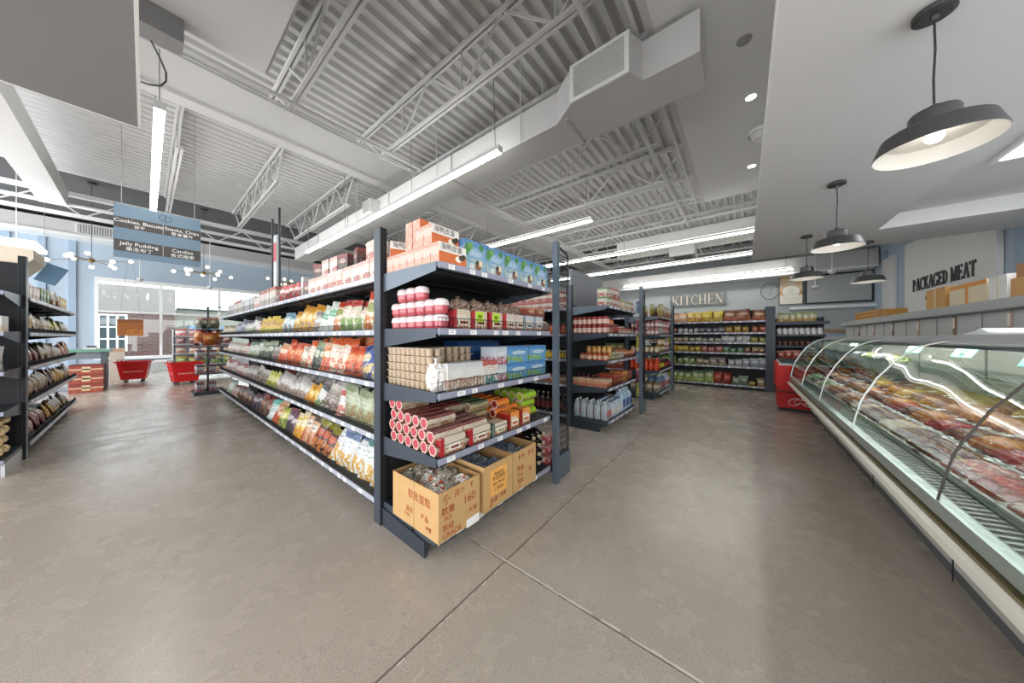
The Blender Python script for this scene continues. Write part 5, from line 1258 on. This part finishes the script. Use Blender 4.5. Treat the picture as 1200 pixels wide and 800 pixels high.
# ---------------------------------------------------------------- right wall: white panel with sign lettering
SG = M('3f4143', .6)
def rwx(px): # Y on wall plane X=XR seen at px
    u = (px-600)/342; return XR*(.7826+.6225*u)/(.7826*u-.6225)
pn = thing('wall_sign', 'white wall panel with dark PACKAGED MEAT lettering on the blue wall', 'sign', (XR-.06, 0, 0))
ya, yb_ = rwx(1178), rwx(1066)
MB().box(-.03, ya, 1.2, .05, yb_, 4.05, M('e6e7e6', .6)).build('panel', pn)
# serif letters from strokes: (x0,y0,x1,y1,w) thick/thin stems and serif bars in a unit box; arcs as polylines
def arc(cx_, cy2, rx, ry, a0, a1, n=8): return [(cx_+rx*cos(R(a0+(a1-a0)*i/n)), cy2+ry*sin(R(a0+(a1-a0)*i/n))) for i in range(n+1)]
T, H_, S_ = .11, .03, .03
GL = {
 'P': (.62, [([(.14, 0), (.14, 1)], T), (arc(.14, .73, .38, .25, 90, -90), H_*1.9), ([(0, .02), (.3, .02)], S_), ([(0, .98), (.2, .98)], S_)]),
 'A': (.78, [([(.1, 0), (.38, 1)], H_), ([(.38, 1), (.66, 0)], T), ([(.2, .35), (.56, .35)], S_), ([(0, .02), (.22, .02)], S_), ([(.52, .02), (.8, .02)], S_)]),
 'C': (.7, [(arc(.4, .5, .34, .48, 50, 310, 14), H_*2), ([(.63, .72), (.63, 1)], S_)]),
 'K': (.78, [([(.14, 0), (.14, 1)], T), ([(.2, .42), (.66, .97)], H_), ([(.32, .55), (.68, 0)], T), ([(0, .02), (.3, .02)], S_), ([(0, .98), (.3, .98)], S_), ([(.52, .98), (.78, .98)], S_), ([(.54, .02), (.82, .02)], S_)]),
 'G': (.76, [(arc(.4, .5, .34, .48, 50, 330, 14), H_*2), ([(.66, .1), (.66, .42)], T*.8), ([(.5, .42), (.78, .42)], S_), ([(.63, .72), (.63, 1)], S_)]),
 'E': (.64, [([(.14, 0), (.14, 1)], T), ([(0, .98), (.56, .98)], S_), ([(0, .02), (.58, .02)], S_), ([(.14, .52), (.44, .52)], S_), ([(.56, .8), (.56, 1)], S_), ([(.58, 0), (.58, .2)], S_), ([(.44, .42), (.44, .62)], S_)]),
 'D': (.76, [([(.14, 0), (.14, 1)], T), (arc(.14, .5, .5, .48, 90, -90, 10), H_*2), ([(0, .98), (.2, .98)], S_), ([(0, .02), (.2, .02)], S_)]),
 'M': (.98, [([(.14, 0), (.14, 1)], H_), ([(.14, 1), (.46, .05)], T), ([(.46, .05), (.78, 1)], H_), ([(.8, 0), (.8, 1)], T), ([(0, .02), (.28, .02)], S_), ([(.66, .02), (.96, .02)], S_), ([(0, .98), (.2, .98)], S_), ([(.76, .98), (.96, .98)], S_)]),
 'T': (.72, [([(.35, 0), (.35, 1)], T), ([(0, .98), (.7, .98)], S_), ([(.2, .02), (.5, .02)], S_), ([(.02, .78), (.02, 1)], S_), ([(.68, .78), (.68, 1)], S_)]),
 'I': (.38, [([(.17, 0), (.17, 1)], T), ([(0, .98), (.34, .98)], S_), ([(0, .02), (.34, .02)], S_)]),
 'H': (.84, [([(.14, 0), (.14, 1)], T), ([(.66, 0), (.66, 1)], T), ([(.14, .52), (.66, .52)], S_), ([(0, .98), (.28, .98)], S_), ([(0, .02), (.28, .02)], S_), ([(.52, .98), (.8, .98)], S_), ([(.52, .02), (.8, .02)], S_)]),
 'N': (.84, [([(.12, 0), (.12, 1)], H_), ([(.12, 1), (.68, 0)], T), ([(.68, 0), (.68, 1)], H_), ([(0, .02), (.24, .02)], S_), ([(0, .98), (.2, .98)], S_), ([(.56, .98), (.8, .98)], S_)]),
}
def serif(parent, s, h, conv, m, width):
    """letters as separate parts; conv(u, v, d) -> xyz"""
    tot = sum(GL[c][0]+.06 if c != ' ' else .35 for c in s); k = width/tot; u = 0
    for c in s:
        if c == ' ': u += .35*k; continue
        b = MB(); wch, st = GL[c]
        for pts, tw in st:
            for (p, q) in zip(pts[:-1], pts[1:]):
                P0 = Vector((u+p[0]*k, p[1]*h)); P1 = Vector((u+q[0]*k, q[1]*h)); d = (P1-P0)
                if d.length < 1e-6: continue
                nn = Vector((-d.y, d.x)).normalized()*tw*.5*min(k, h)*1.05
                ext_ = d.normalized()*.0
                qd = [P0-nn-ext_, P1-nn+ext_, P1+nn+ext_, P0+nn-ext_]
                vs = [conv(v.x, v.y, 0) for v in qd]+[conv(v.x, v.y, .02) for v in qd]
                b.add(vs, [(0, 1, 2, 3), (7, 6, 5, 4), (0, 4, 5, 1), (1, 5, 6, 2), (2, 6, 7, 3), (3, 7, 4, 0)], m)
        b.build('letter', parent); u += (wch+.06)*k
ys, ye = rwx(1077), rwx(1155)
# letters read from far (small px) to near: u increases toward -Y
serif(pn, 'PACKAGED MEAT', .33, lambda u, v, d: (-.035-d, ys-u, 2.62+v), SG, ys-ye)
text('tagline', 'fresh food every day', .16, (-.035, (ys+ye)/2+.1, 2.38), (pi/2, 0, -pi/2), SG, pn, sx=.95, shear=.2, ext=.01)
nw = thing('wall_panel', 'narrow plain white panel on the blue wall left of the lettering', 'panel', (XR-.06, 0, 0))
MB().box(-.02, rwx(1052), 1.2, .05, rwx(1038), 4.0, M('dfe1e1', .6)).build('panel', nw)

# ---------------------------------------------------------------- back wall items
def bwx(px):
    u = (px-600)/342; return YB*(.7826*u-.6225)/(.7826+.6225*u)
def bz(px, py):
    x = bwx(px); d = -x*.6225+YB*.7826; return HC+(395-py)*d/342
t = thing('kitchen_sign', 'KITCHEN in cream serif letters on a dark backing, high on back wall', 'sign', (0, YB, 0))
xa, xb = bwx(788), bwx(849)
serif(t, 'KITCHEN', .46, lambda u, v, d: (xa+u, -.1-d, 2.98+v), M('e2ddcc', .5), xb-xa)
MB().box(xa-.1, -.08, 2.9, xb+.08, -.02, 3.5, M('7d8080', .6)).build('backing', t)
t = thing('wall_clock', 'large round wire wall clock on the grey back wall beside the poster', 'clock', (bwx(902), YB, bz(902, 341)))
b = MB(); b.tube([(.3*cos(a*pi/12), -.03, .36*sin(a*pi/12)) for a in range(25)], .012, M('7f8384', .4, .6), 6, False); b.build('rim', t)
b = MB()
for a in range(12): b.bar((.23*cos(a*pi/6), -.03, .28*sin(a*pi/6)), (.28*cos(a*pi/6), -.03, .34*sin(a*pi/6)), .015, M('6d7071', .5))
b.build('numerals', t); MB().bar((0, -.04, 0), (.1, -.04, .12), .015, INK).build('hand', t); MB().bar((0, -.04, 0), (.02, -.04, -.22), .012, INK).build('hand', t)
t = thing('food_poster', 'framed food poster with golden pastries and a white oval label', 'poster', (0, YB-.06, 0))
x0, x1, zb_, zt_ = bwx(912.5), bwx(941), bz(926, 357), bz(926, 319)
MB().box(x0, -.02, zb_, x1, .03, zt_, M('6d6a64', .5)).build('frame', t)
MB().box(x0+.03, -.025, zb_+.03, x1-.03, -.02, zt_-.03, art('ecd0aa', 'dcae78', 'f4e4c8', 'd09a5c', .5, bump=0)).box(x0+.03, -.027, zb_+.03, x1-.03, -.024, zb_+.4, M('e6e2d8', .6)).build('print', t)
cxp = (x0+x1)/2; zz_ = zb_+.55
MB().add([(cxp+.27*cos(a*pi/16), -.03, zz_+.24*sin(a*pi/16)) for a in range(32)], [tuple(range(32))[::-1]], M('efece2', .6)).build('oval_label', t)
for q, (s_, z_) in enumerate((('fresh', .08), ('bakery', -.02), ('since morning', -.12))): text('lettering', s_, .08, (cxp, -.033, zz_+z_), (pi/2, 0, 0), M('a9a496', .6), t)
t = thing('wall_board', 'wide blank grey board in a black frame on the back wall', 'board', (0, YB-.06, 0))
x0, x1, zb_, zt_ = bwx(943), bwx(1024), bz(1000, 354), bz(1000, 318)
MB().box(x0, -.02, zb_, x1, .03, zt_, M('26282b', .4)).build('frame', t)
MB().box(x0+.06, -.03, zb_+.06, x1-.07, -.02, zt_-.07, M('a9adae', .5)).build('screen', t)
# service area below: pale counter with glass cases
b = MB(); b.box(1.5, YB-.3, 2.5, XR, YB-.02, 2.62, M('dfe3e6', .5)); o = b.build('wall_shelf', label='long white ledge under the blank grey board', category='shelf')
t = thing('back_counter', 'pale blue and white service counter at the back by the corner', 'counter', (1.45, 12.6, 0))
MB().box(0, 0, 0, 1.5, .7, 1.0, M('cdd9e6', .4)).build('body', t); MB().box(-.05, -.03, 1.0, 1.55, .75, 1.05, M('d9dcde', .3)).build('worktop', t)
MB().box(.1, .1, 1.05, .9, .6, 1.5, M('b9cbe0', .3)).build('case', t); MB().box(0, .05, 1.5, 1.6, .65, 1.6, M('a98f74', .5)).build('wooden_shelf', t)
t = thing('wooden_crate', 'long orange-brown wooden crate on the far end of the service unit', 'crate', (2.3, 10.0, .163))
b = MB()
for z in (1.62, 1.69, 1.76): b.box(0, 0, z, .4, .02, z+.055, M('c08a3c', .6)); b.box(0, 1.7, z, .4, 1.72, z+.055, M('c08a3c', .6)); b.box(0, .02, z, .02, 1.7, z+.055, M('c08a3c', .6)); b.box(.38, .02, z, .4, 1.7, z+.055, M('c08a3c', .6))
for (cx_, cy2) in ((.02, .02), (.36, .02), (.02, 1.68), (.36, 1.68)): b.box(cx_, cy2, 1.62, cx_+.02, cy2+.02, 1.815, M('a8742c', .6))
b.build('slats', t)
def scale(x, y, z, lab):
    t = thing('counter_scale', lab, 'scale', (x, y, z))
    MB().box(-.16, -.14, 0, .16, .14, .07, M('c9ccce', .35)).build('body', t); MB().box(-.15, -.13, .085, .15, .13, .095, M('d9dcde', .2, .8)).build('pan', t)
    MB().box(-.01, .12, .07, .01, .14, .34, M('8a8d8f', .4)).build('column', t); MB().box(-.1, .1, .32, .1, .14, .42, M('3c3f42', .4)).build('display', t)
# ---------------------------------------------------------------- red ice cream chest freezer
RD = M('c2100e', .4, spec=.3); 
t = thing('chest_freezer', 'red ice cream chest freezer with a white heart logo beyond the meat counter', 'freezer', (.5, 7.36, 0))
b = MB(); b.box(0, 0, .06, 1.05, .62, .76, RD); b.box(.04, .04, 0, 1.0, .58, .06, M('2a2a2c', .6)); b.build('body', t)
b = MB(); b.prism([(.0, .76), (.63, .76), (.65, .8), (.6, .92), (.1, .87), (.0, .82)], 'x', .01, 1.07, M('e3e3e1', .35)); b.build('rim', t)
MB().prism([(.02, .872), (.58, .918), (.58, .93), (.02, .884)], 'x', .03, 1.02, mat_glass('e8f0f0', .1)).build('glass_lid', t)
MB().box(-.03, -.03, .45, .0, .6, .9, RD).box(-.0, -.03, .37, 1.05, .0, .84, RD).build('banner', t)
MB().box(.0, -.028, .345, 1.05, -.003, .37, M('3a0c0c', .6)).build('banner_lip', t)
WH = M('f2efec', .4)
def heart(cx_, z, s):
    b = MB()
    for off, sg in ((0, 1), (0, -1)):
        for kk, sc2 in ((0, 1), (1, .55)):
            pts = [(cx_+sg*s*sc2*.5*(1-cos(a))*.95, -.0035 if kk == 0 else -.0036, z+s*sc2*(.38*sin(a)-.12*(1-cos(a)))) for a in [pi*2*i/16 for i in range(1, 16)]]
            b.tube(pts, .006*(1.2-kk*.4), WH, 6)
    return b
heart(.3, .2, .17).build('heart_logo', t)
heart(.33, .56, .14).build('heart_logo', t).location = (0, -.03, 0)
MB().box(.5, -.004, .1, .67, -.001, .26, M('d9d4cc', .5)).build('data_plate', t)
for k, (yy, zz2) in enumerate(((.15, .66), (.3, .58), (.45, .7))): MB().add([(-.0315, yy, zz2), (-.0315, yy+.08, zz2+.02), (-.0315, yy+.04, zz2+.12)], [(0, 2, 1)], M('e8b04c', .5)).build('ice_cream_print', t)

# ================================================================ front of shop (left)
# aisle sign
t = thing('aisle_sign', 'hanging blue aisle sign listing Cookies, Biscuits, Snacks, Chips, Jelly Pudding and Candies', 'sign', (-8.3, 0, 0))
def sy(px, X=-8.3):
    u = (px-600)/342; return X*(.7826+.6225*u)/(.7826*u-.6225)
sA, sB = sy(133), sy(235); dA = 8.3*.6225+sA*.7826
zt2 = HC+(395-237)*dA/342; zb2 = HC+(395-300)*dA/342; Hh = zt2-zb2
SB = M('6d8598', .5); SD = M('4a4644', .5)
MB().box(-.01, sA, zb2, .01, sB, zt2, SB).build('board', t)
for (f0, f1) in ((.56, .76), (.12, .335)):
    MB().box(.01, sA+.003, zb2+Hh*f0, .014, sB-.003, zb2+Hh*f1, SD).build('dark_band', t)
    MB().box(.0142, sA+(sB-sA)*.53, zb2+Hh*f0, .015, sA+(sB-sA)*.537, zb2+Hh*f1, M('b9b4ae', .6)).build('divider', t)
LW = M('f2f2f0', .5); Wd = sB-sA
def st(s, f, g_, size): text('lettering', s, size, (.016, sA+Wd*f, zb2+Hh*g_), (pi/2, 0, pi/2), LW, t, sx=1)
st('Cookies, Biscuits', .27, .69, .078*Wd); st('饼干', .27, .6, .06*Wd); st('Snacks, Chips', .765, .69, .078*Wd); st('零食薯片', .765, .6, .07*Wd)
st('Jelly Pudding', .27, .265, .082*Wd); st('果冻布丁', .27, .165, .075*Wd); st('Candies', .77, .265, .082*Wd); st('各式糖果', .77, .165, .075*Wd)
text('number', '1', .13*Wd, (.014, sA+Wd*.56, zb2+Hh*.88), (pi/2, 0, pi/2), M('3f5468', .5), t)
MB().tube([(.013, sA+Wd*.56+.075*Wd*cos(a*pi/12), zb2+Hh*.885+.055*Wd*1.1*sin(a*pi/12)) for a in range(25)], .004, M('3f5468', .5), 6, False).build('number_ring', t)
for y in (sA+.08, sB-.08): MB().tube([(0, y, zt2), (0, y, ZD)], .004, M('9a9a9a', .5), 6).build('hanging_wire', t)
# chandeliers
def chandelier(x, y, z, lab, seed):
    r = random.Random(seed); t = thing('globe_chandelier', lab, 'chandelier', (x, y, z), 0, 'globe chandeliers')
    BR = M('8f7448', .35, .7)
    MB().tube([(0, 0, 0), (0, 0, ZD-z-.03)], .007, M('55504a', .4, .5), 6).lathe([(.001, ZD-z-.05), (.09, ZD-z-.045), (.09, ZD-z)], M('55504a', .4, .5), 12).build('stem', t)
    MB().ball((0, 0, 0), .06, BR).build('hub', t)
    gm = M('fff3d6', .3, emit=1.2)
    for k in range(12):
        a = 2*pi*k/12+r.uniform(-.12, .12); rr_ = .66 if k % 2 else .4; zz3 = r.uniform(-.13, .16)
        arm = MB().tube([(0, 0, 0), (rr_*.5*cos(a), rr_*.5*sin(a), zz3*.3), (rr_*cos(a), rr_*sin(a), zz3)], .006, BR, 6).build('arm', t)
        MB().ball((rr_*cos(a), rr_*sin(a), zz3), .05, gm, 8).build('globe', arm)
chandelier(-14.1, -.92, 3.48, 'brass chandelier of glowing globes left of the aisle sign', 1)
chandelier(-14.1, 1.22, 3.5, 'brass chandelier of glowing globes right of the aisle sign', 2)
chandelier(-14.1, 3.55, 3.5, 'brass chandelier of glowing globes partly behind the long snack shelves', 3)
# dome cameras on rods
def rodcam(x, y, z, lab, top=ZD):
    t = thing('dome_camera', lab, 'camera', (x, y, z), 0, 'white dome cameras on rods')
    MB().tube([(0, 0, .06), (0, 0, top-z-.01)], .012, TRIM, 8).build('rod', t); MB().lathe([(.001, -.07), (.06, -.05), (.085, 0), (.085, .03)], M('b9bcbe', .2), 14).lathe([(.085, .03), (.09, .06), (.001, .075)], TRIM, 14).build('dome', t)
def onr(px, py, d):
    l = (px-600)/342*d; return (-d*.6225+l*.7826, l*.6225+d*.7826, HC+(395-py)*d/342)
rodcam(*onr(164, 328, 11.5), 'white dome camera on a rod in front of the left window')
rodcam(*onr(246, 337, 12.5), 'white dome camera on a rod in front of the second window pane')
rodcam(*onr(975, 319, 9.0), 'white dome camera on a rod in front of the blank wall board, nearer one', top=ZD)
rodcam(*onr(955, 337, 11.0), 'white dome camera on a rod beside the food poster, lower one')
# dark tall sign frame rising from the long gondola, seen edge on
t = thing('tall_sign_frame', 'two tall dark poles with a red and white edge-on sign above the long snack shelves', 'sign frame', (0, 0, 0))
for i, px in enumerate((319.5, 327.5)):
    x, y, z = onr(px, 300, 6.3 if i == 0 else 5.9)
    y = 1.72 if i == 0 else 1.72
    u = (px-600)/342; x = y*(.7826*u-.6225)/(.7826+.6225*u)
    MB().tube([(x, y, .2), (x, y, 3.92 if i == 0 else 4.02)], .022, M('2c3036', .4), 8).build('pole', t)
x, y, z = onr(323.5, 291, 7.2)
xx_ = 1.72*(.7826*(-276.5/342)-.6225)/(.7826-.6225*276.5/342)
MB().box(xx_-.1, 1.7, 1.95, xx_+.1, 1.74, 3.5, M('c9cfd2', .5)).box(xx_-.09, 1.695, 2.95, xx_+.09, 1.7, 3.35, M('b8505c', .5)).build('sign_board', t)
# red rolling baskets
RB = M('cf1a1c', .35); RBD = M('a01214', .4)
def basket(x, y, rz, lab):
    t = thing('rolling_basket', lab, 'shopping basket', (x, y, 0), rz, 'red rolling shopping baskets')
    b = MB(); zb3, zt3 = .09, .62; lo = (.23, .17); hi = (.31, .23)
    def ring(f, o_=0): 
        a_, c_ = lo[0]+(hi[0]-lo[0])*f+o_, lo[1]+(hi[1]-lo[1])*f+o_; z = zb3+(zt3-zb3)*f
        return [(-a_, -c_, z), (a_, -c_, z), (a_, c_, z), (-a_, c_, z)]
    for o_ in (0, -.006):
        v = ring(0, o_)+ring(1, o_); b.add(v, [(0, 1, 5, 4), (1, 2, 6, 5), (2, 3, 7, 6), (3, 0, 4, 7)], RB)
    b.add(ring(0), [(3, 2, 1, 0)], RB); b.build('body', t)
    b = MB(); v = ring(1, .025); 
    for i in range(4): b.bar(v[i], v[(i+1) % 4], .035, RB, .03)
    b.build('rim', t)
    b = MB(); m = M('f0d8d4', .5)
    for sgn in (-1, 1):
        for row in range(4):
            for k in range(9): 
                f = .25+row*.17; c_ = lo[1]+(hi[1]-lo[1])*f+.002; xx2 = -.17+k*.042
                b.box(xx2, sgn*c_-.001, zb3+(zt3-zb3)*f, xx2+.026, sgn*c_+.001, zb3+(zt3-zb3)*f+.022, m if row == 1 else RBD)
        for row in range(4):
            for k in range(6):
                f = .25+row*.17; a_ = lo[0]+(hi[0]-lo[0])*f+.002; yy2 = -.12+k*.042
                b.box(sgn*a_-.001, yy2, zb3+(zt3-zb3)*f, sgn*a_+.001, yy2+.026, zb3+(zt3-zb3)*f+.022, m if row == 1 else RBD)
    b.build('slots', t)
    MB().tube([(-.28, -.24, .63), (-.28, -.25, .68), (-.28, 0, .7), (-.28, .25, .68), (-.28, .24, .63)], .01, M('8a0f10', .4), 8).build('handle', t)
    for sx_ in (-.16, .16):
        for sy_ in (-.12, .12): MB().lathe([(.001, -.012), (.032, -.012), (.032, .012), (.001, .012)], M('3a3c3f', .5), 12).build('wheel', t).matrix_local = Matrix.Translation((sx_, sy_, .034)) @ Matrix.Rotation(pi/2, 4, 'X')
        MB().box(sx_-.012, -.14, .03, sx_+.012, .14, .09, M('3a3c3f', .5)).build('axle', t)
basket(-14.6, -.2, R(82), 'red rolling shopping basket standing alone below the shop window')
basket(-12.75, .72, R(100), 'red rolling shopping basket beside the snack display rack')
# snack display rack
t = thing('display_rack', 'white wire snack rack with hanging packs behind the second red basket', 'display rack', (-14.1, .55, 0), pi/2)
for x in (0, 1.35): MB().tube([(x, 0, 0), (x, 0, 1.62)], .02, M('c9ced2', .4), 8).build('post', t)
MB().box(0, .02, .1, 1.35, .03, 1.6, M('9aa2aa', .6)).build('back_panel', t)
for z in (.15, .5, .85, 1.15, 1.4): MB().box(0, -.3, z-.02, 1.35, .02, z, M('c9ced2', .4)).build('shelf', t)
dp_ = [P('c9d0c8', 'b8453a', 'f0efe8', 'd98a4c', wd=.22, h=.22), P('d07a38', 'e6c09c', 'f0d8b8', '8f3c20', wd=.22, h=.25), P('8a4a4a', 'c9a0a0', 'e8d8d0', '5c2a2c', wd=.22, h=.24), P('8fae3c', 'c9b23a', 'e8ecc0', '5f7a2c', wd=.22, h=.24), P('b9c4d0', '4a6a94', 'eef0f2', '7a8fae', wd=.22, h=.22)]
for zi, z in enumerate((.15, .5, .85, 1.15, 1.4)):
    stock((-14.1+.28, .58, 0), H2, z, 0, [G(5, dp_[(zi*2+1) % 5], .26, ['pale', 'orange', 'dark red', 'green', 'blue-grey'][(zi*2+1) % 5]+' snack pack,', kb)] if zi != 4 else [G(5, bag('d8d0cc', 'c23a34', 'f2eeea', 'c23a34', .24, .2, .09, name='food_bag'), .26, 'red and white snack pack,', kb)], ['bottom', 'second', 'third', 'fourth', 'top'][zi]+' shelf of the display rack', 'snack packs on the display rack', frm='from the window side', parts=False, dep=.06, seed=80+zi)
# far end stacks and spinner beside the long gondola
t = thing('spinner_stand', 'dark wire stand with hanging orange and red snack packs at gondola end', 'display rack', (-10.2, .95, 0))
MB().box(-.35, -.25, 0, .3, .3, .08, NAVY).build('base', t); MB().tube([(0, 0, .08), (0, 0, 2.1)], .02, NAVY, 8).build('pole', t)
for z in (.5, .85, 1.15, 1.55): MB().box(-.32, -.22, z-.015, .28, .28, z, NAVY).build('tray', t)
b = MB()
for z in (2.0, 2.1): 
    for a in range(8): b.bar((.24*cos(a*pi/4), .24*sin(a*pi/4), z), (.24*cos((a+1)*pi/4), .24*sin((a+1)*pi/4), z), .012, NAVY)
b.build('top_ring', t)
cp_ = carton('b9c0c6', '7a2c34', 'eceff1', '9a3a44', .12, .12, .2, 'drink_pack', 'pack')
for zi, z in enumerate((.08, .5, .85)):
    for k in range(4):
        for yy in range(2): place(cp_, (-10.42+k*.13, .75+yy*.2, z+.003), 0, 'red and white drink pack, %s tray of dark stand, %s from window, %s row' % (['lowest', 'second', 'third'][zi], ordw(k+1), ['front', 'back'][yy]), 'drink packs on the stand at the gondola end')
for k in range(6):
    a = k*pi/3; place(P('dd7a22', 'c8401c', 'f0c070', 'a8341c', wd=.2, h=.3, t=.1), (-10.2+.2*cos(a), .95+.2*sin(a), 1.17+(k % 2)*.06), a+pi/2, 'bright orange snack bag on the dark stand, %s round from the window side' % ordw(k+1), 'orange snack bags on the dark stand')
for k in range(4):
    a = k*pi/2+.4; place(P('5f6a4c', '8a3a2c', 'd9d0b8', '3a3f2c', wd=.18, h=.26, t=.09), (-10.2+.17*cos(a), .95+.17*sin(a), 1.57), a+pi/2, 'dark green bag on top tray of dark stand, %s round from the window side' % ordw(k+1), 'dark bags on the dark stand')
# checkout table with green top, red crates
t = thing('checkout_table', 'dark sided table with a green top beyond the left shelving', 'table', (-13.6, -1.62, 0))
MB().box(-.5, -.35, .98, .55, 1.05, 1.04, M('6fa08c', .5)).build('table_top', t)
MB().box(-.45, .9, 0, .5, .98, .98, M('59616a', .5)).build('side_panel', t); MB().box(-.45, -.3, 0, .5, -.22, .98, M('59616a', .5)).build('side_panel', t)
MB().box(-.4, -.22, .8, .48, .9, .98, M('7f8a92', .5)).build('apron', t)
for k in range(3):
    b = MB(); b.box(-.24, -.24, 0, .24, .24, .225, art('a8483c', '8f3a30', 'c98a6c', 'b8503c', .6, bump=0)); b.box(.24, -.25, .1, .243, .25, .13, M('d9c0a0', .6)); b.box(.24, -.06, .05, .243, .06, .18, M('e0c9a4', .6))
    o = b.build('red_crate', label='red printed crate under the green table, '+['bottom', 'middle', 'top'][k]+' of the stack of three', category='crate', group='stack of red crates'); o.location = (-12.85, -.9, .002+k*.227)
o = MB().box(-.3, -.1, 0, .1, .1, .05, M('e6e6e4', .4)).box(-.28, -.05, .05, -.05, .08, .09, M('3a3c40', .5)).build('till_tray', label='small white tray and dark pad on the green table', category='tray'); o.location = (-13.4, -.9, 1.042)
o = MB().box(-.12, -.14, 0, .12, .14, 1.0, M('d6cfc4', .6)).box(-.13, -.15, .9, .13, .15, 1.01, M('c9a88c', .6)).build('paper_bin', label='beige bin standing behind the green table near window', category='bin'); o.location = (-15.6, -.55, 0)
o = thing('window_banner', 'orange and brown hanging banner in front of the left window pane', 'sign', (-18.6, 0, 0))
ba, bb_ = sy(137, -18.6), sy(168, -18.6)
MB().box(-.01, ba, 1.42, .01, bb_, 2.05, art('a8601c', '8a4a14', '5f4a1c', 'c8792a', .6, bump=0)).build('cloth', o)
MB().tube([(0, ba+.05, 2.05), (0, (ba+bb_)/2, 4.93)], .005, M('888888', .5), 6).build('cord', o); MB().tube([(0, bb_-.05, 2.05), (0, (ba+bb_)/2, 4.93)], .005, M('888888', .5), 6).build('cord', o)
t = thing('window_bench', 'low pale bench running under the shop window', 'bench', (XL+.4, 0, 0)); MB().box(-.2, -1.0, .34, .25, 5.5, .42, TRIM).build('seat', t); MB().box(-.15, -.9, 0, .2, 5.4, .34, M('c9ced0', .5)).build('base', t)
# kiosk canopy at the left picture edge
t = thing('kiosk_canopy', 'beige canopy with a bright white light strip above it at the left edge', 'canopy', (-12.4, 0, 0))
MB().prism([(-3.6, 2.75), (-1.8, 2.75), (-1.55, 3.1), (-1.55, 3.32), (-3.6, 3.42)], 'x', -1.2, 0, M('d3c6b4', .6)).build('hood', t)
MB().box(-1.2, -3.6, 3.42, .02, -1.52, 3.5, M('ffffff', .5, emit=2.5)).build('light_strip', t)
for yy in (-3.4, -1.9): MB().box(-1.1, yy-.006, 3.3, -1.085, yy+.006, ZD+.02, M('c9c9c9', .6)).build('hanger', t)
o = MB().prism([(-.15, 0), (.15, 0), (.15, .45), (-.15, .45)], 'x', -.012, .012, M('4a6d88', .5)).build('sign_board', label='blue tilted sign board hanging behind the left end bay', category='sign'); 
x, y, z = onr(52, 331, 6.9); o.location = (x, y, z); o.rotation_euler = (R(-24), 0, 0)
MB().tube([(0, 0, .43), (0, .0, 2.9)], .004, M('888888', .5), 6).build('wire', o).rotation_euler = (R(24), 0, 0)
# ---------------------------------------------------------------- outside
def bricks():
    m = bpy.data.materials.new('brickwork'); m.use_nodes = True; nt = m.node_tree; b = nt.nodes['Principled BSDF']
    tc = nt.nodes.new('ShaderNodeTexCoord'); mp = nt.nodes.new('ShaderNodeMapping'); mp.inputs['Rotation'].default_value = (pi/2, 0, pi/2)
    br = nt.nodes.new('ShaderNodeTexBrick'); br.inputs['Scale'].default_value = 1; br.inputs['Brick Width'].default_value = .45; br.inputs['Row Height'].default_value = .15; br.inputs['Mortar Size'].default_value = .012
    br.inputs['Color1'].default_value = srgb('5c4440'); br.inputs['Color2'].default_value = srgb('4c3834'); br.inputs['Mortar'].default_value = srgb('7d726e')
    sx_ = nt.nodes.new('ShaderNodeSeparateXYZ'); cb_ = nt.nodes.new('ShaderNodeCombineXYZ'); nt.links.new(tc.outputs['Object'], sx_.inputs[0]); nt.links.new(sx_.outputs[1], cb_.inputs[0]); nt.links.new(sx_.outputs[2], cb_.inputs[1])
    nt.links.new(cb_.outputs[0], br.inputs['Vector']); nt.links.new(br.outputs['Color'], b.inputs['Base Color']); b.inputs['Roughness'].default_value = .9
    return m
BRK = bricks(); 
o = MB().box(-70, -30, -.15, XL-.26, 30, -.05, M('6f6f6e', .9)).build('street'); o['kind'] = 'structure'
t = thing('brick_building', 'brick building across the street with white framed windows, seen through the glass', 'building', (-33, 0, 0))
MB().box(-4, -14, 0, 0, 1.4, 3.0, BRK).box(-4, -14, 3.0, 0, 1.4, 4.9, M('8c8886', .9)).build('wall', t)
for (a, c, z0_, z1_) in ((-5.4, -3.2, .3, 2.9), (-1.95, -.75, .4, 2.9)):
    w_ = MB(); w_.box(0, a, z0_, .06, c, z1_, TRIM); wo = w_.build('window', t)
    g2 = MB()
    nx = 3
    for i in range(nx):
        for k in range(3):
            g2.box(.06, a+.1+i*(c-a-.1)/nx, z0_+.1+k*(z1_-z0_-.1)/3, .07, a+(i+1)*(c-a-.1)/nx, z0_+(k+1)*(z1_-z0_-.1)/3, M('3d484c', .3))
    g2.build('pane', wo)
t = thing('pale_building', 'pale low building with a blue door right of the brick building', 'building', (-36, 0, 0))
MB().box(-4, 1.6, 0, 0, 22, 3.7, M('8f9288', .8)).build('wall', t); MB().box(0, 2.2, 0, .05, 4.5, 2.3, M('6f93b8', .5)).build('door', t); MB().box(-.2, 1.5, 3.7, .3, 22, 3.9, TRIM).build('roof_edge', t)
